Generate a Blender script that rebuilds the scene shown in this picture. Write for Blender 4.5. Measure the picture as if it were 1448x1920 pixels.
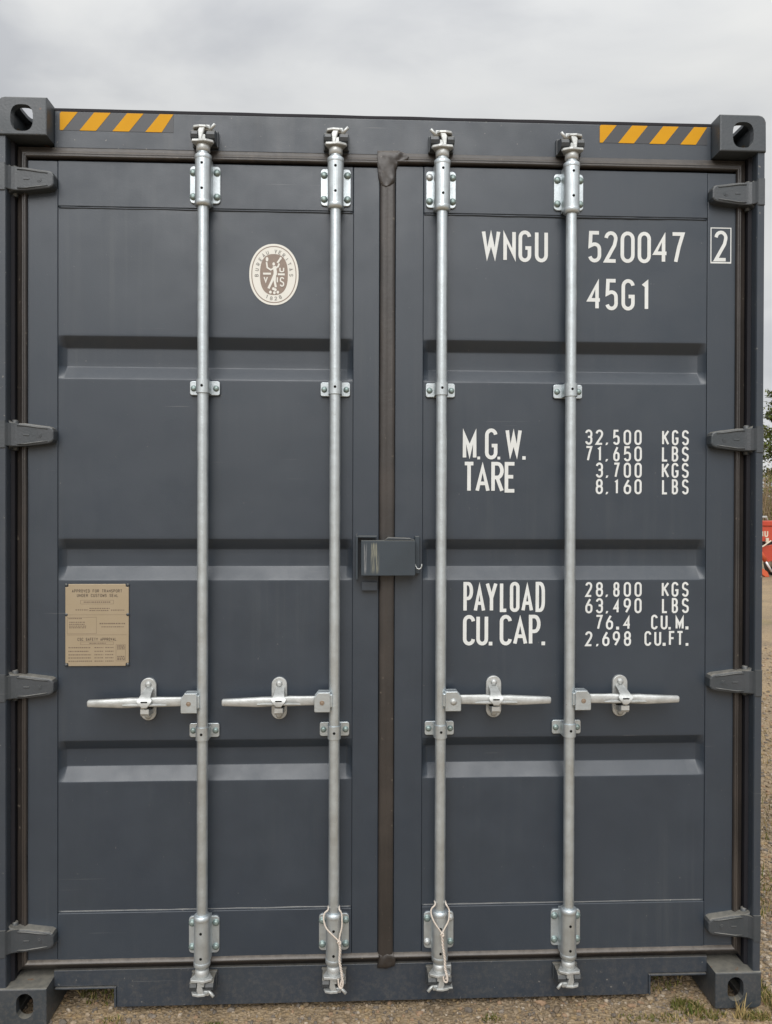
import bpy, bmesh, math, random
from mathutils import Vector, Matrix, noise

for o in list(bpy.data.objects):
    bpy.data.objects.remove(o)
random.seed(11)
S = bpy.context.scene
C = S.collection

# ------------------------------------------------------------------ camera
YAW, PITCH, ROLL = 0.04304, -0.00622, 0.00291
cam_d = bpy.data.cameras.new('camera')
cam = bpy.data.objects.new('camera', cam_d); C.objects.link(cam)
_d = Vector((math.sin(YAW)*math.cos(PITCH), math.cos(YAW)*math.cos(PITCH), math.sin(PITCH)))
_r = Vector((math.cos(YAW), -math.sin(YAW), 0)); _u = _r.cross(_d)
_r2 = _r*math.cos(ROLL) + _u*math.sin(ROLL); _u2 = -_r*math.sin(ROLL) + _u*math.cos(ROLL)
m = Matrix((( _r2.x, _u2.x, -_d.x), (_r2.y, _u2.y, -_d.y), (_r2.z, _u2.z, -_d.z))).to_4x4()
m.translation = Vector((-0.1143, -2.4681, 1.6262))
cam.matrix_world = m
cam_d.sensor_fit = 'VERTICAL'; cam_d.sensor_height = 24.0; cam_d.lens = 1460/1920*24
cam_d.clip_start = 0.05; cam_d.clip_end = 2000
S.camera = cam

# ------------------------------------------------------------------ sky
SUN_EL, SUN_AZ = math.radians(43), math.radians(188)      # azimuth from +y, clockwise
W = bpy.data.worlds.new('World'); S.world = W; W.use_nodes = True
nt = W.node_tree; nt.nodes.clear()
def N(t, **k):
    n = nt.nodes.new(t)
    for a, b in k.items(): setattr(n, a, b)
    return n
def LK(a, b): nt.links.new(a, b)
wout = N('ShaderNodeOutputWorld')
sky = N('ShaderNodeTexSky', sky_type='NISHITA', sun_disc=False, sun_elevation=SUN_EL, sun_rotation=SUN_AZ,
        air_density=1.0, dust_density=3.0, ozone_density=1.0)
bsky = N('ShaderNodeBackground'); bsky.inputs[1].default_value = 0.08
LK(sky.outputs[0], bsky.inputs[0])
tc = N('ShaderNodeTexCoord')
sep = N('ShaderNodeSeparateXYZ'); LK(tc.outputs['Generated'], sep.inputs[0])
mp = N('ShaderNodeMapping'); mp.inputs['Scale'].default_value = (1.2, 1.2, 3.0); mp.inputs['Location'].default_value = (.37, .2, .6)
LK(tc.outputs['Generated'], mp.inputs[0])
n1 = N('ShaderNodeTexNoise'); n1.inputs['Scale'].default_value = 2.3; n1.inputs['Detail'].default_value = 6; n1.inputs['Roughness'].default_value = .5
n1.inputs['Distortion'].default_value = .35
LK(mp.outputs[0], n1.inputs['Vector'])
cr = N('ShaderNodeValToRGB')
cr.color_ramp.elements[0].position = .34; cr.color_ramp.elements[0].color = (.322, .330, .343, 1)
cr.color_ramp.elements[1].position = .66; cr.color_ramp.elements[1].color = (.468, .470, .462, 1)
e = cr.color_ramp.elements.new(.52); e.color = (.420, .425, .426, 1)
LK(n1.outputs['Fac'], cr.inputs[0])
# overcast luminance: clouds brighten from the low sky towards the zenith
el = N('ShaderNodeMapRange', interpolation_type='SMOOTHSTEP'); el.inputs['From Min'].default_value = .3; el.inputs['From Max'].default_value = 1.0
el.inputs['To Min'].default_value = 1.0; el.inputs['To Max'].default_value = 2.1
LK(sep.outputs['Z'], el.inputs['Value'])
lo = N('ShaderNodeMapRange', interpolation_type='SMOOTHSTEP'); lo.inputs['From Min'].default_value = 0.0; lo.inputs['From Max'].default_value = .42
lo.inputs['To Min'].default_value = 1.20; lo.inputs['To Max'].default_value = 1.0
LK(sep.outputs['Z'], lo.inputs['Value'])
mu = N('ShaderNodeMath', operation='MULTIPLY'); LK(el.outputs[0], mu.inputs[0]); LK(lo.outputs[0], mu.inputs[1])
bcl = N('ShaderNodeBackground'); LK(cr.outputs[0], bcl.inputs[0]); LK(mu.outputs[0], bcl.inputs[1])
mix = N('ShaderNodeMixShader'); mix.inputs[0].default_value = .95
LK(bsky.outputs[0], mix.inputs[1]); LK(bcl.outputs[0], mix.inputs[2]); LK(mix.outputs[0], wout.inputs[0])

# ------------------------------------------------------------------ sun (veiled by cloud)
sd = bpy.data.lights.new('sun', 'SUN'); sd.energy = 1.5; sd.angle = math.radians(50); sd.color = (1, .985, .965)
sun = bpy.data.objects.new('sun', sd); C.objects.link(sun)
sv = Vector((math.sin(SUN_AZ)*math.cos(SUN_EL), math.cos(SUN_AZ)*math.cos(SUN_EL), math.sin(SUN_EL)))
sun.rotation_euler = sv.to_track_quat('Z', 'Y').to_euler(); sun.location = sv*30

S.view_settings.view_transform = 'Standard'; S.view_settings.look = 'None'
S.view_settings.exposure = 0.60; S.view_settings.gamma = 1.0; S.view_settings.use_curve_mapping = False
S.render.engine = 'CYCLES'
S.cycles.use_denoising = True
S.cycles.max_bounces = 8

# ------------------------------------------------------------------ materials
MATS = {}
def mat(name, col, rough=.5, metal=0.0, spec=.5, var=.0, vscale=6.0, col2=None, bump=0.0, bscale=300.0, dust=0.0, dustcol=(.33, .30, .25),
        streak=0.0, streakcol=(.25, .22, .18), rvar=0.0, coat=0.0, spots=0.0, spotcol=(.5, .4, .3), spotscale=40.0, spotth=.70, extra=None, scratch=0.0, scratchcol=(.16, .165, .17), mud=0.0):
    mt = bpy.data.materials.new(name); mt.use_nodes = True
    t = mt.node_tree; ns = t.nodes; b = ns['Principled BSDF']
    def n(ty, **k):
        q = ns.new(ty)
        for a, v in k.items(): setattr(q, a, v)
        return q
    L = lambda a, c: t.links.new(a, c)
    geo = n('ShaderNodeNewGeometry'); P = geo.outputs['Position']
    b.inputs['Roughness'].default_value = rough; b.inputs['Metallic'].default_value = metal
    b.inputs['Specular IOR Level'].default_value = spec
    if coat: b.inputs['Coat Weight'].default_value = coat; b.inputs['Coat Roughness'].default_value = .25
    rgb = n('ShaderNodeRGB'); rgb.outputs[0].default_value = (*col, 1); cur = rgb.outputs[0]
    def mixc(fac, colb):
        nonlocal cur
        q = n('ShaderNodeMix', data_type='RGBA'); L(fac, q.inputs[0]); L(cur, q.inputs[6]); q.inputs[7].default_value = (*colb, 1); cur = q.outputs[2]
    def noi(sc, det=4, ro=.55, vec=None):
        q = n('ShaderNodeTexNoise'); q.inputs['Scale'].default_value = sc; q.inputs['Detail'].default_value = det; q.inputs['Roughness'].default_value = ro
        L(vec or P, q.inputs['Vector']); return q.outputs['Fac']
    def rng(s, a, b_, c=0.0, d=1.0):
        q = n('ShaderNodeMapRange'); q.inputs[1].default_value = a; q.inputs[2].default_value = b_; q.inputs[3].default_value = c; q.inputs[4].default_value = d
        L(s, q.inputs[0]); return q.outputs[0]
    def mul(a, c):
        q = n('ShaderNodeMath', operation='MULTIPLY'); L(a, q.inputs[0])
        if isinstance(c, (int, float)): q.inputs[1].default_value = c
        else: L(c, q.inputs[1])
        return q.outputs[0]
    if var: mixc(rng(noi(vscale), .35, .68, 0, var), col2 or tuple(min(1, x*1.5) for x in col))
    if streak:
        mpn = n('ShaderNodeMapping'); mpn.inputs['Scale'].default_value = (38, 38, 1.1); L(P, mpn.inputs[0])
        a = rng(noi(1.0, 5, .6, mpn.outputs[0]), .50, .75)
        c = rng(noi(1.7, 3), .42, .65)
        mixc(mul(mul(a, c), streak), streakcol)
    if scratch:
        for rot, sc, seed in (((0, .5, 0), (4, 4, 260), 3.1), ((0, -1.1, 0), (3, 3, 200), 7.7), ((0, .05, 0), (2.2, 2.2, 300), 1.3)):
            mpn = n('ShaderNodeMapping'); mpn.inputs['Rotation'].default_value = rot; mpn.inputs['Scale'].default_value = sc; mpn.inputs['Location'].default_value = (seed, seed, seed); L(P, mpn.inputs[0])
            a = rng(noi(1.0, 2, .5, mpn.outputs[0]), .735, .76); c = rng(noi(2.6+seed*.1, 2), .56, .64)
            mixc(mul(mul(a, c), scratch), scratchcol)
    if spots: mixc(rng(noi(spotscale, 2, .5), spotth, spotth+.05, 0, spots), spotcol)
    if dust:
        s3 = n('ShaderNodeSeparateXYZ'); L(geo.outputs['Normal'], s3.inputs[0])
        mixc(mul(rng(s3.outputs[2], .25, .85), rng(noi(45, 4, .6), .25, .6, .45*dust, dust)), dustcol)
    if mud:
        sz = n('ShaderNodeSeparateXYZ'); L(P, sz.inputs[0])
        mixc(mul(mul(rng(sz.outputs[2], .02, .24, 1, 0), rng(noi(75, 7, .75), .47, .66)), mud), (.17, .15, .125))
    if extra: cur = extra(n, L, P, cur, noi, rng, mul)
    L(cur, b.inputs['Base Color'])
    if rvar: L(rng(noi(9, 5), .3, .7, rough-rvar, rough+rvar), b.inputs['Roughness'])
    if bump:
        bp = n('ShaderNodeBump'); bp.inputs['Strength'].default_value = bump; bp.inputs['Distance'].default_value = .001
        L(noi(bscale, 2), bp.inputs['Height']); L(bp.outputs[0], b.inputs['Normal'])
    MATS[name] = mt
    return mt

PAINT = (.0275, .0385, .0548)
mat('paint', PAINT, .41, spec=.70, var=.6, vscale=2.6, col2=(.0342, .0455, .0600), bump=.22, bscale=420, streak=.22, streakcol=(.082, .092, .098), rvar=.09, scratch=.55, mud=.18, dust=.12, dustcol=(.20, .19, .17),
    spots=.5, spotcol=(.17, .17, .165), spotscale=95, spotth=.755)
mat('paint_frame', (.0300, .0405, .0565), .42, spec=.70, var=.6, vscale=5, col2=(.039, .049, .060), bump=.3, bscale=300, streak=.25, streakcol=(.11, .105, .10), rvar=.09, scratch=.7, mud=.28, dust=.55, dustcol=(.22, .205, .175),
    spots=.7, spotcol=(.24, .23, .21), spotscale=80, spotth=.715)
def rust(n, L, P, cur, noi, rng, mul):
    q = n('ShaderNodeMix', data_type='RGBA')
    L(rng(noi(26, 4, .65), .655, .70, 0, .8), q.inputs[0]); L(cur, q.inputs[6]); q.inputs[7].default_value = (.20, .095, .04, 1)
    return q.outputs[2]
mat('casting_paint', (.034, .044, .053), .46, spec=.75, var=.6, vscale=14, col2=(.051, .057, .067), bump=.6, bscale=130, dust=.75, dustcol=(.25, .235, .195), extra=rust, rvar=.08, scratch=.8, mud=.35)
mat('hinge_paint', (.036, .045, .053), .46, spec=.75, var=.6, vscale=18, col2=(.053, .058, .067), bump=.6, bscale=160, scratch=.8, scratchcol=(.2, .2, .2), dust=.65, dustcol=(.30, .28, .235), rvar=.08)
mat('channel', (.016, .016, .020), .6, spec=.2, var=.4, vscale=8)
mat('rubber', (.021, .018, .0165), .46, spec=.70, var=.7, vscale=5, col2=(.047, .038, .033), bump=.5, bscale=90, dust=.5, dustcol=(.23, .20, .17), streak=.5, streakcol=(.115, .095, .078), spots=.6, spotcol=(.17, .145, .115), spotscale=60, spotth=.70)
mat('seal', (.018, .017, .022), .7, spec=.3)  # near-black tone carries the roof-edge shade in its colour
mat('galv', (.60, .655, .685), .46, metal=.82, spec=.5, var=.85, vscale=34, col2=(.49, .53, .55), bump=.4, bscale=150, rvar=.10, streak=.35, streakcol=(.36, .35, .32), spots=.55, spotcol=(.30, .29, .26), spotscale=130, spotth=.72)
mat('galv_cast', (.585, .60, .595), .50, metal=.6, spec=.5, var=.85, vscale=40, col2=(.44, .455, .445), bump=.6, bscale=150, rvar=.08, spots=.5, spotcol=(.33, .31, .27), spotscale=110, spotth=.70)
mat('zinc_bolt', (.26, .34, .33), .42, metal=.55, var=.6, vscale=90, col2=(.36, .42, .40))
mat('rust_bolt', (.24, .17, .12), .6, metal=.2, var=.6, vscale=120, col2=(.34, .29, .23))
mat('black', (.006, .006, .006), .8, spec=.1)
mat('white_print', (.72, .74, .735), .5, var=.45, vscale=24, col2=(.60, .61, .59), spots=.5, spotcol=(.36, .37, .37), spotscale=160, spotth=.70)
mat('yellow_tape', (.64, .315, .003), .6, spec=.25, var=.4, vscale=30, col2=(.58, .275, .004))
mat('tape_base', (.040, .043, .050), .45, spec=.6)
mat('sticker_white', (.74, .73, .68), .4, var=.3, vscale=60, col2=(.66, .65, .58))
mat('sticker_brown', (.235, .18, .145), .45, var=.3, vscale=80)
mat('sticker_grey', (.25, .24, .22), .5)
mat('tan_plate', (.42, .345, .24), .36, metal=.4, var=.5, vscale=16, col2=(.45, .375, .275))
mat('plate_ink', (.040, .030, .024), .6)
mat('plate_ink_soft', (.16, .12, .085), .6)
mat('cord', (.66, .60, .53), .85, spec=.2, var=.7, vscale=220, col2=(.50, .41, .35))
mat('machine_red', (.46, .050, .026), .42, var=.5, vscale=3, col2=(.55, .10, .05), dust=.4, dustcol=(.45, .25, .18))
mat('machine_orange', (.62, .12, .05), .4)
mat('machine_dark', (.03, .022, .02), .6)
mat('machine_cream', (.62, .55, .44), .5)
mat('machine_grey', (.42, .42, .40), .5)
mat('chrome', (.86, .86, .90), .25, metal=.4)
def scuff(n, L, P, cur, noi, rng, mul):
    s3 = n('ShaderNodeSeparateXYZ'); L(P, s3.inputs[0])
    def win(a, b_, f):
        x = mul(rng(s3.outputs[0], a-f, a), rng(s3.outputs[0], b_, b_+f, 1, 0)); return x
    mpn = n('ShaderNodeMapping'); mpn.inputs['Scale'].default_value = (260, 260, 9); L(P, mpn.inputs[0])
    k = rng(noi(1.0, 4, .6, mpn.outputs[0]), .46, .62)
    zz = mul(rng(s3.outputs[2], 1.412, 1.43), rng(s3.outputs[2], 1.505, 1.515, 1, 0))
    q = n('ShaderNodeMix', data_type='RGBA'); L(mul(mul(mul(win(-.052, -.034, .006), k), zz), .8), q.inputs[0]); L(cur, q.inputs[6]); q.inputs[7].default_value = (.36, .35, .25, 1)
    q2 = n('ShaderNodeMix', data_type='RGBA'); L(mul(mul(mul(win(-.076, -.070, .002), k), zz), .8), q2.inputs[0]); L(q.outputs[2], q2.inputs[6]); q2.inputs[7].default_value = (.40, .40, .40, 1)
    return q2.outputs[2]
mat('box_paint', (.033, .0445, .056), .50, spec=.5, var=.4, vscale=9, bump=.3, bscale=250, dust=.5, dustcol=(.25, .24, .20), extra=scuff)

# ------------------------------------------------------------------ mesh helpers
class MB:
    def __init__(self): self.v = []; self.f = []; self.mi = []; self.sm = []
    def add(self, vs, fs, mi=0, sm=False):
        o = len(self.v); self.v += [tuple(p) for p in vs]
        for f in fs: self.f.append([i+o for i in f]); self.mi.append(mi); self.sm.append(sm)
    def box(self, x0, x1, y0, y1, z0, z1, bev=0.0, mi=0):
        if x0 > x1: x0, x1 = x1, x0
        if bev <= 0:
            self.add([(x0,y0,z0),(x1,y0,z0),(x1,y1,z0),(x0,y1,z0),(x0,y0,z1),(x1,y0,z1),(x1,y1,z1),(x0,y1,z1)],
                     [(0,3,2,1),(4,5,6,7),(0,1,5,4),(1,2,6,5),(2,3,7,6),(3,0,4,7)], mi)
        else:
            bm = bmesh.new(); bmesh.ops.create_cube(bm, size=1.0)
            for v in bm.verts: v.co = Vector(((x0+x1)/2+v.co.x*(x1-x0), (y0+y1)/2+v.co.y*(y1-y0), (z0+z1)/2+v.co.z*(z1-z0)))
            bmesh.ops.bevel(bm, geom=list(bm.edges), offset=bev, segments=2, profile=.5, affect='EDGES')
            self.bm(bm, mi)
    def bm(self, bm, mi=0, sm=False):
        bm.verts.index_update()
        self.add([v.co.copy() for v in bm.verts], [[v.index for v in f.verts] for f in bm.faces], mi, sm); bm.free()
    def prism(self, pts, a0, a1, axis='y', bev=0.0, mi=0):
        """outline pts extruded from a0 to a1 along an axis; for axis y pts are (x, z), for z (x, y), for x (y, z)"""
        def P(p, a): return {'y': (p[0], a, p[1]), 'z': (p[0], p[1], a), 'x': (a, p[0], p[1])}[axis]
        bm = bmesh.new()
        A = [bm.verts.new(P(p, a0)) for p in pts]; B = [bm.verts.new(P(p, a1)) for p in pts]
        n = len(pts); fa = bm.faces.new(A); bm.faces.new(B[::-1])
        for i in range(n): bm.faces.new((A[(i+1) % n], A[i], B[i], B[(i+1) % n]))
        bmesh.ops.recalc_face_normals(bm, faces=list(bm.faces))
        if bev > 0:
            ed = [e for e in fa.edges]
            bmesh.ops.bevel(bm, geom=ed, offset=bev, segments=2, profile=.5, affect='EDGES')
        self.bm(bm, mi)
    def lathe(self, prof, c, axis='z', n=24, mi=0, sm=True, cap=True):
        """prof: (radius, height) list, revolved about an axis through c"""
        vs = []; fs = []
        for r, h in prof:
            for k in range(n):
                a = 2*math.pi*k/n; p = (r*math.cos(a), r*math.sin(a))
                if axis == 'z': vs.append((c[0]+p[0], c[1]+p[1], c[2]+h))
                elif axis == 'y': vs.append((c[0]+p[0], c[1]+h, c[2]-p[1]))
                else: vs.append((c[0]+h, c[1]+p[0], c[2]+p[1]))
        for j in range(len(prof)-1):
            for k in range(n): fs.append((j*n+k, j*n+(k+1) % n, (j+1)*n+(k+1) % n, (j+1)*n+k))
        self.add(vs, fs, mi, sm)
        if cap: self.add(vs[:n], [tuple(range(n))[::-1]], mi); self.add(vs[-n:], [tuple(range(n))], mi)
    def tube(self, pts, r, n=8, mi=0, closed=False):
        pts = [Vector(p) for p in pts]; vs = []; fs = []; ref = Vector((.13, .9, .41)).normalized()
        for i, p in enumerate(pts):
            t = (pts[min(i+1, len(pts)-1)] - pts[max(i-1, 0)]).normalized()
            a = t.cross(ref).normalized(); b = t.cross(a)
            rr = r[i] if isinstance(r, (list, tuple)) else r
            for k in range(n):
                q = p + a*math.cos(2*math.pi*k/n)*rr + b*math.sin(2*math.pi*k/n)*rr; vs.append(q)
        for i in range(len(pts)-1):
            for k in range(n): fs.append((i*n+k, i*n+(k+1) % n, (i+1)*n+(k+1) % n, (i+1)*n+k))
        fs.append(tuple(range(n))[::-1]); fs.append(tuple((len(pts)-1)*n+k for k in range(n)))
        self.add(vs, fs, mi, True)
    def loft(self, secs, mi=0, sm=True):
        """secs: list of closed rings with equal counts"""
        n = len(secs[0]); vs = [p for s in secs for p in s]; fs = []
        for j in range(len(secs)-1):
            for k in range(n): fs.append((j*n+k, j*n+(k+1) % n, (j+1)*n+(k+1) % n, (j+1)*n+k))
        fs.append(tuple(range(n))[::-1]); fs.append(tuple((len(secs)-1)*n+k for k in range(n)))
        self.add(vs, fs, mi, sm)
    def ext(self, other, f=lambda p: p, flip=False):
        o = len(self.v); self.v += [tuple(f(p)) for p in other.v]
        for q in other.f: self.f.append([i+o for i in (q[::-1] if flip else q)])
        self.mi += other.mi; self.sm += other.sm
    def mesh(self, name, mats, recalc=False):
        me = bpy.data.meshes.new(name); me.from_pydata(self.v, [], self.f)
        me.polygons.foreach_set('material_index', self.mi); me.polygons.foreach_set('use_smooth', self.sm)
        for mm in mats: me.materials.append(MATS[mm])
        if recalc:
            b = bmesh.new(); b.from_mesh(me); bmesh.ops.recalc_face_normals(b, faces=list(b.faces)); b.to_mesh(me); b.free()
        me.update(); return me
def obj(name, mb, mats, parent=None, loc=(0,0,0), recalc=True):
    if isinstance(mats, str): mats = [mats]
    o = bpy.data.objects.new(name, mb.mesh(name, mats, recalc) if isinstance(mb, MB) else mb); C.objects.link(o)
    o.parent = parent; o.location = loc
    return o
def empty(name, loc=(0,0,0), parent=None):
    o = bpy.data.objects.new(name, None); C.objects.link(o); o.location = loc; o.parent = parent; o.empty_display_size = .1
    return o
def tag(o, label=None, cat=None, group=None, kind=None):
    if label: o['label'] = label
    if cat: o['category'] = cat
    if group: o['group'] = group
    if kind: o['kind'] = kind
    return o
def mirror(mb, sx=1, mz=None):
    """copy of a builder mirrored in x and / or in z about mz/2"""
    r = MB(); fl = (sx < 0) != (mz is not None)
    r.ext(mb, lambda p: (p[0]*sx, p[1], p[2] if mz is None else mz-p[2]), fl); return r
def rrect(x0, x1, z0, z1, r, n=4):
    p = []
    for cx, cz, a in ((x1-r, z1-r, 0), (x0+r, z1-r, 90), (x0+r, z0+r, 180), (x1-r, z0+r, 270)):
        for k in range(n+1):
            t = math.radians(a+90*k/n); p.append((cx+r*math.cos(t), cz+r*math.sin(t)))
    return p
def nz(p, s=1.0): return noise.noise(Vector(p)*s)

# ------------------------------------------------------------------ ground
def ground_mat():
    mt = bpy.data.materials.new('gravel_ground'); mt.use_nodes = True; t = mt.node_tree; ns = t.nodes; b = ns['Principled BSDF']
    L = t.links.new
    geo = ns.new('ShaderNodeNewGeometry')
    def noi(s, d=5):
        q = ns.new('ShaderNodeTexNoise'); q.inputs['Scale'].default_value = s; q.inputs['Detail'].default_value = d; L(geo.outputs['Position'], q.inputs['Vector']); return q.outputs['Fac']
    vo = ns.new('ShaderNodeTexVoronoi'); vo.inputs['Scale'].default_value = 95; L(geo.outputs['Position'], vo.inputs['Vector'])
    hs = ns.new('ShaderNodeSeparateColor'); L(vo.outputs['Color'], hs.inputs[0])
    cr = ns.new('ShaderNodeValToRGB'); cr.color_ramp.interpolation = 'LINEAR'
    cr.color_ramp.elements[0].color = (.11, .085, .058, 1); cr.color_ramp.elements[1].color = (.40, .315, .22, 1)
    e = cr.color_ramp.elements.new(.45); e.color = (.27, .195, .12, 1)
    L(hs.outputs[0], cr.inputs[0])
    cr2 = ns.new('ShaderNodeValToRGB'); cr2.color_ramp.elements[0].position = .35; cr2.color_ramp.elements[1].position = .68
    cr2.color_ramp.elements[0].color = (.19, .152, .108, 1); cr2.color_ramp.elements[1].color = (.44, .325, .19, 1)
    L(noi(1.3, 6), cr2.inputs[0])
    mx = ns.new('ShaderNodeMix'); mx.data_type = 'RGBA'; mx.inputs[0].default_value = .5; L(cr.outputs[0], mx.inputs[6]); L(cr2.outputs[0], mx.inputs[7])
    mr = ns.new('ShaderNodeMapRange'); mr.inputs[1].default_value = .62; mr.inputs[2].default_value = .72; mr.inputs[4].default_value = .6; L(noi(.55, 6), mr.inputs[0])
    mg = ns.new('ShaderNodeMix'); mg.data_type = 'RGBA'; L(mr.outputs[0], mg.inputs[0]); L(mx.outputs[2], mg.inputs[6]); mg.inputs[7].default_value = (.15, .145, .05, 1)
    L(mg.outputs[2], b.inputs['Base Color']); b.inputs['Roughness'].default_value = .9; b.inputs['Specular IOR Level'].default_value = .2
    bp = ns.new('ShaderNodeBump'); bp.inputs['Distance'].default_value = .006; bp.inputs['Strength'].default_value = .8; L(vo.outputs['Distance'], bp.inputs['Height']); L(bp.outputs[0], b.inputs['Normal'])
    MATS['gravel_ground'] = mt
ground_mat()
g = MB(); n = 40
xs = [-600, -200, -60, -20, -8] + [-4+.4*i for i in range(21)] + [8, 12, 20, 60, 200, 600]
ys = [-600, -200, -60, -20, -8] + [-3+.4*i for i in range(31)] + [14, 20, 30, 60, 200, 900]
gv = [(x, y, (-.006+.010*nz((x, y, .3), .9) if abs(x) < 9 and abs(y) < 12 else 0)) for y in ys for x in xs]
nx = len(xs)
g.add(gv, [(j*nx+i, j*nx+i+1, (j+1)*nx+i+1, (j+1)*nx+i) for j in range(len(ys)-1) for i in range(nx-1)], 0, True)
tag(obj('ground', g, 'gravel_ground'), kind='structure')
def gz(x, y): return -.006+.010*nz((x, y, .3), .9)

# loose stones on the ground, nobody could count them
STONES = [(.24, .185, .125), (.30, .235, .165), (.17, .13, .09), (.27, .195, .11), (.135, .115, .095), (.37, .31, .24), (.27, .18, .115), (.20, .17, .14)]
for i, c in enumerate(STONES): mat('stone_%d' % i, c, .85, spec=.25, var=.5, vscale=120)
bm = bmesh.new(); bmesh.ops.create_icosphere(bm, subdivisions=1, radius=1.0)
iv = [v.co.copy() for v in bm.verts]; bm.verts.index_update(); ifc = [[v.index for v in f.verts] for f in bm.faces]; bm.free()
g = MB(); rnd = random.Random(5)
def stone(x, y, r):
    a = rnd.random()*6.28; ca, sa = math.cos(a), math.sin(a); sx, sy, sz = r*rnd.uniform(.8, 1.35), r*rnd.uniform(.6, 1.0), r*rnd.uniform(.4, .75)
    z = gz(x, y)+sz*rnd.uniform(.1, .5); vs = []
    for v in iv:
        k = rnd.uniform(.82, 1.15); px, py, pz = v.x*sx*k, v.y*sy*k, v.z*sz*k
        vs.append((x+px*ca-py*sa, y+px*sa+py*ca, z+pz))
    o = len(g.v); g.v += vs; mi = rnd.choices(range(8), (5, 4, 5, 5, 3, 1, 2, 2))[0]
    for f in ifc: g.f.append([i+o for i in f])
    g.mi += [mi]*20; g.sm += [False]*20
for _ in range(19000): stone(rnd.uniform(-1.6, 1.65), rnd.uniform(-.35, .62), .003+.0070*rnd.random()**2.4)
for _ in range(260): stone(rnd.uniform(-1.5, 1.6), rnd.uniform(-.3, .5), rnd.uniform(.010, .017))
for _ in range(9000):
    y = .1+6.5*rnd.random()**1.6; stone(1.24+y*.58*rnd.random()+rnd.random()*.5, y, rnd.uniform(.005, .013)*(1+y*.10))
for _ in range(3500): stone(rnd.uniform(-2.6, 2.6), rnd.uniform(-1.8, -.3), rnd.uniform(.006, .015))
tag(obj('gravel', g, ['stone_%d' % i for i in range(8)], recalc=False), 'loose brown and grey gravel strewn over the ground around the container', 'gravel', kind='stuff')

# grass and moss tufts in the gravel
mat('grass_green', (.085, .105, .022), .7, spec=.2, var=.8, vscale=30, col2=(.16, .15, .04))
mat('grass_dry', (.36, .27, .12), .8, spec=.2, var=.8, vscale=30, col2=(.26, .20, .09))
g = MB()
def blade(x, y, h, mi):
    a = rnd.random()*6.28; w = .0016+.0010*rnd.random(); lx, ly = rnd.gauss(0, .45)*h, rnd.gauss(0, .45)*h; z = gz(x, y)
    dx, dy = math.cos(a)*w, math.sin(a)*w
    g.add([(x-dx, y-dy, z), (x+dx, y+dy, z), (x+lx*.4+dx*.7, y+ly*.4+dy*.7, z+h*.6), (x+lx*.4-dx*.7, y+ly*.4-dy*.7, z+h*.6), (x+lx, y+ly, z+h)], [(0,1,2,3), (3,2,4)], mi, True)
def patch(cx, cy, rx, ry, n, h, gr):
    for _ in range(n):
        a = rnd.random()*6.28; q = math.sqrt(rnd.random()); blade(cx+rx*q*math.cos(a), cy+ry*q*math.sin(a), h*rnd.uniform(.4, 1.2), 0 if rnd.random() < gr else 1)
patch(-.93, .20, .10, .10, 320, .022, .8); patch(.98, .02, .05, .04, 260, .022, .75); patch(1.04, -.02, .05, .025, 140, .018, .5); patch(.94, .22, .10, .12, 200, .02, .5)
patch(1.13, -.028, .016, .012, 22, .06, .05); patch(1.18, -.03, .06, .02, 90, .022, .35); patch(1.262, .10, .03, .10, 260, .035, .6); patch(1.31, .33, .05, .10, 300, .04, .55)
patch(1.29, -.02, .04, .05, 320, .035, .5); patch(1.20, -.035, .09, .018, 170, .02, .45); patch(1.36, .55, .07, .15, 420, .045, .5); patch(.90, -.03, .10, .02, 110, .014, .55); patch(-.55, -.005, .03, .015, 60, .014, .8); patch(.33, -.02, .03, .02, 60, .014, .7); patch(-.87, .02, .04, .02, 60, .015, .4)
patch(1.6, .8, .2, .3, 420, .04, .4); patch(2.0, 1.6, .3, .4, 420, .05, .4); patch(2.6, 2.7, .5, .5, 420, .05, .35); patch(.75, -.03, .05, .02, 50, .012, .6)
tag(obj('grass', g, ['grass_green', 'grass_dry'], recalc=False), 'small green and straw coloured grass tufts in the gravel', 'grass', kind='stuff')

# ------------------------------------------------------------------ shipping container
BOX = tag(empty('shipping_container'), 'dark grey high cube shipping container with closed double doors', 'container')
HW, HT = 1.219, 2.896
YF, YR, YS, YP = .060, .0540, .0555, .0590      # header / rail / stile / panel planes

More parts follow.
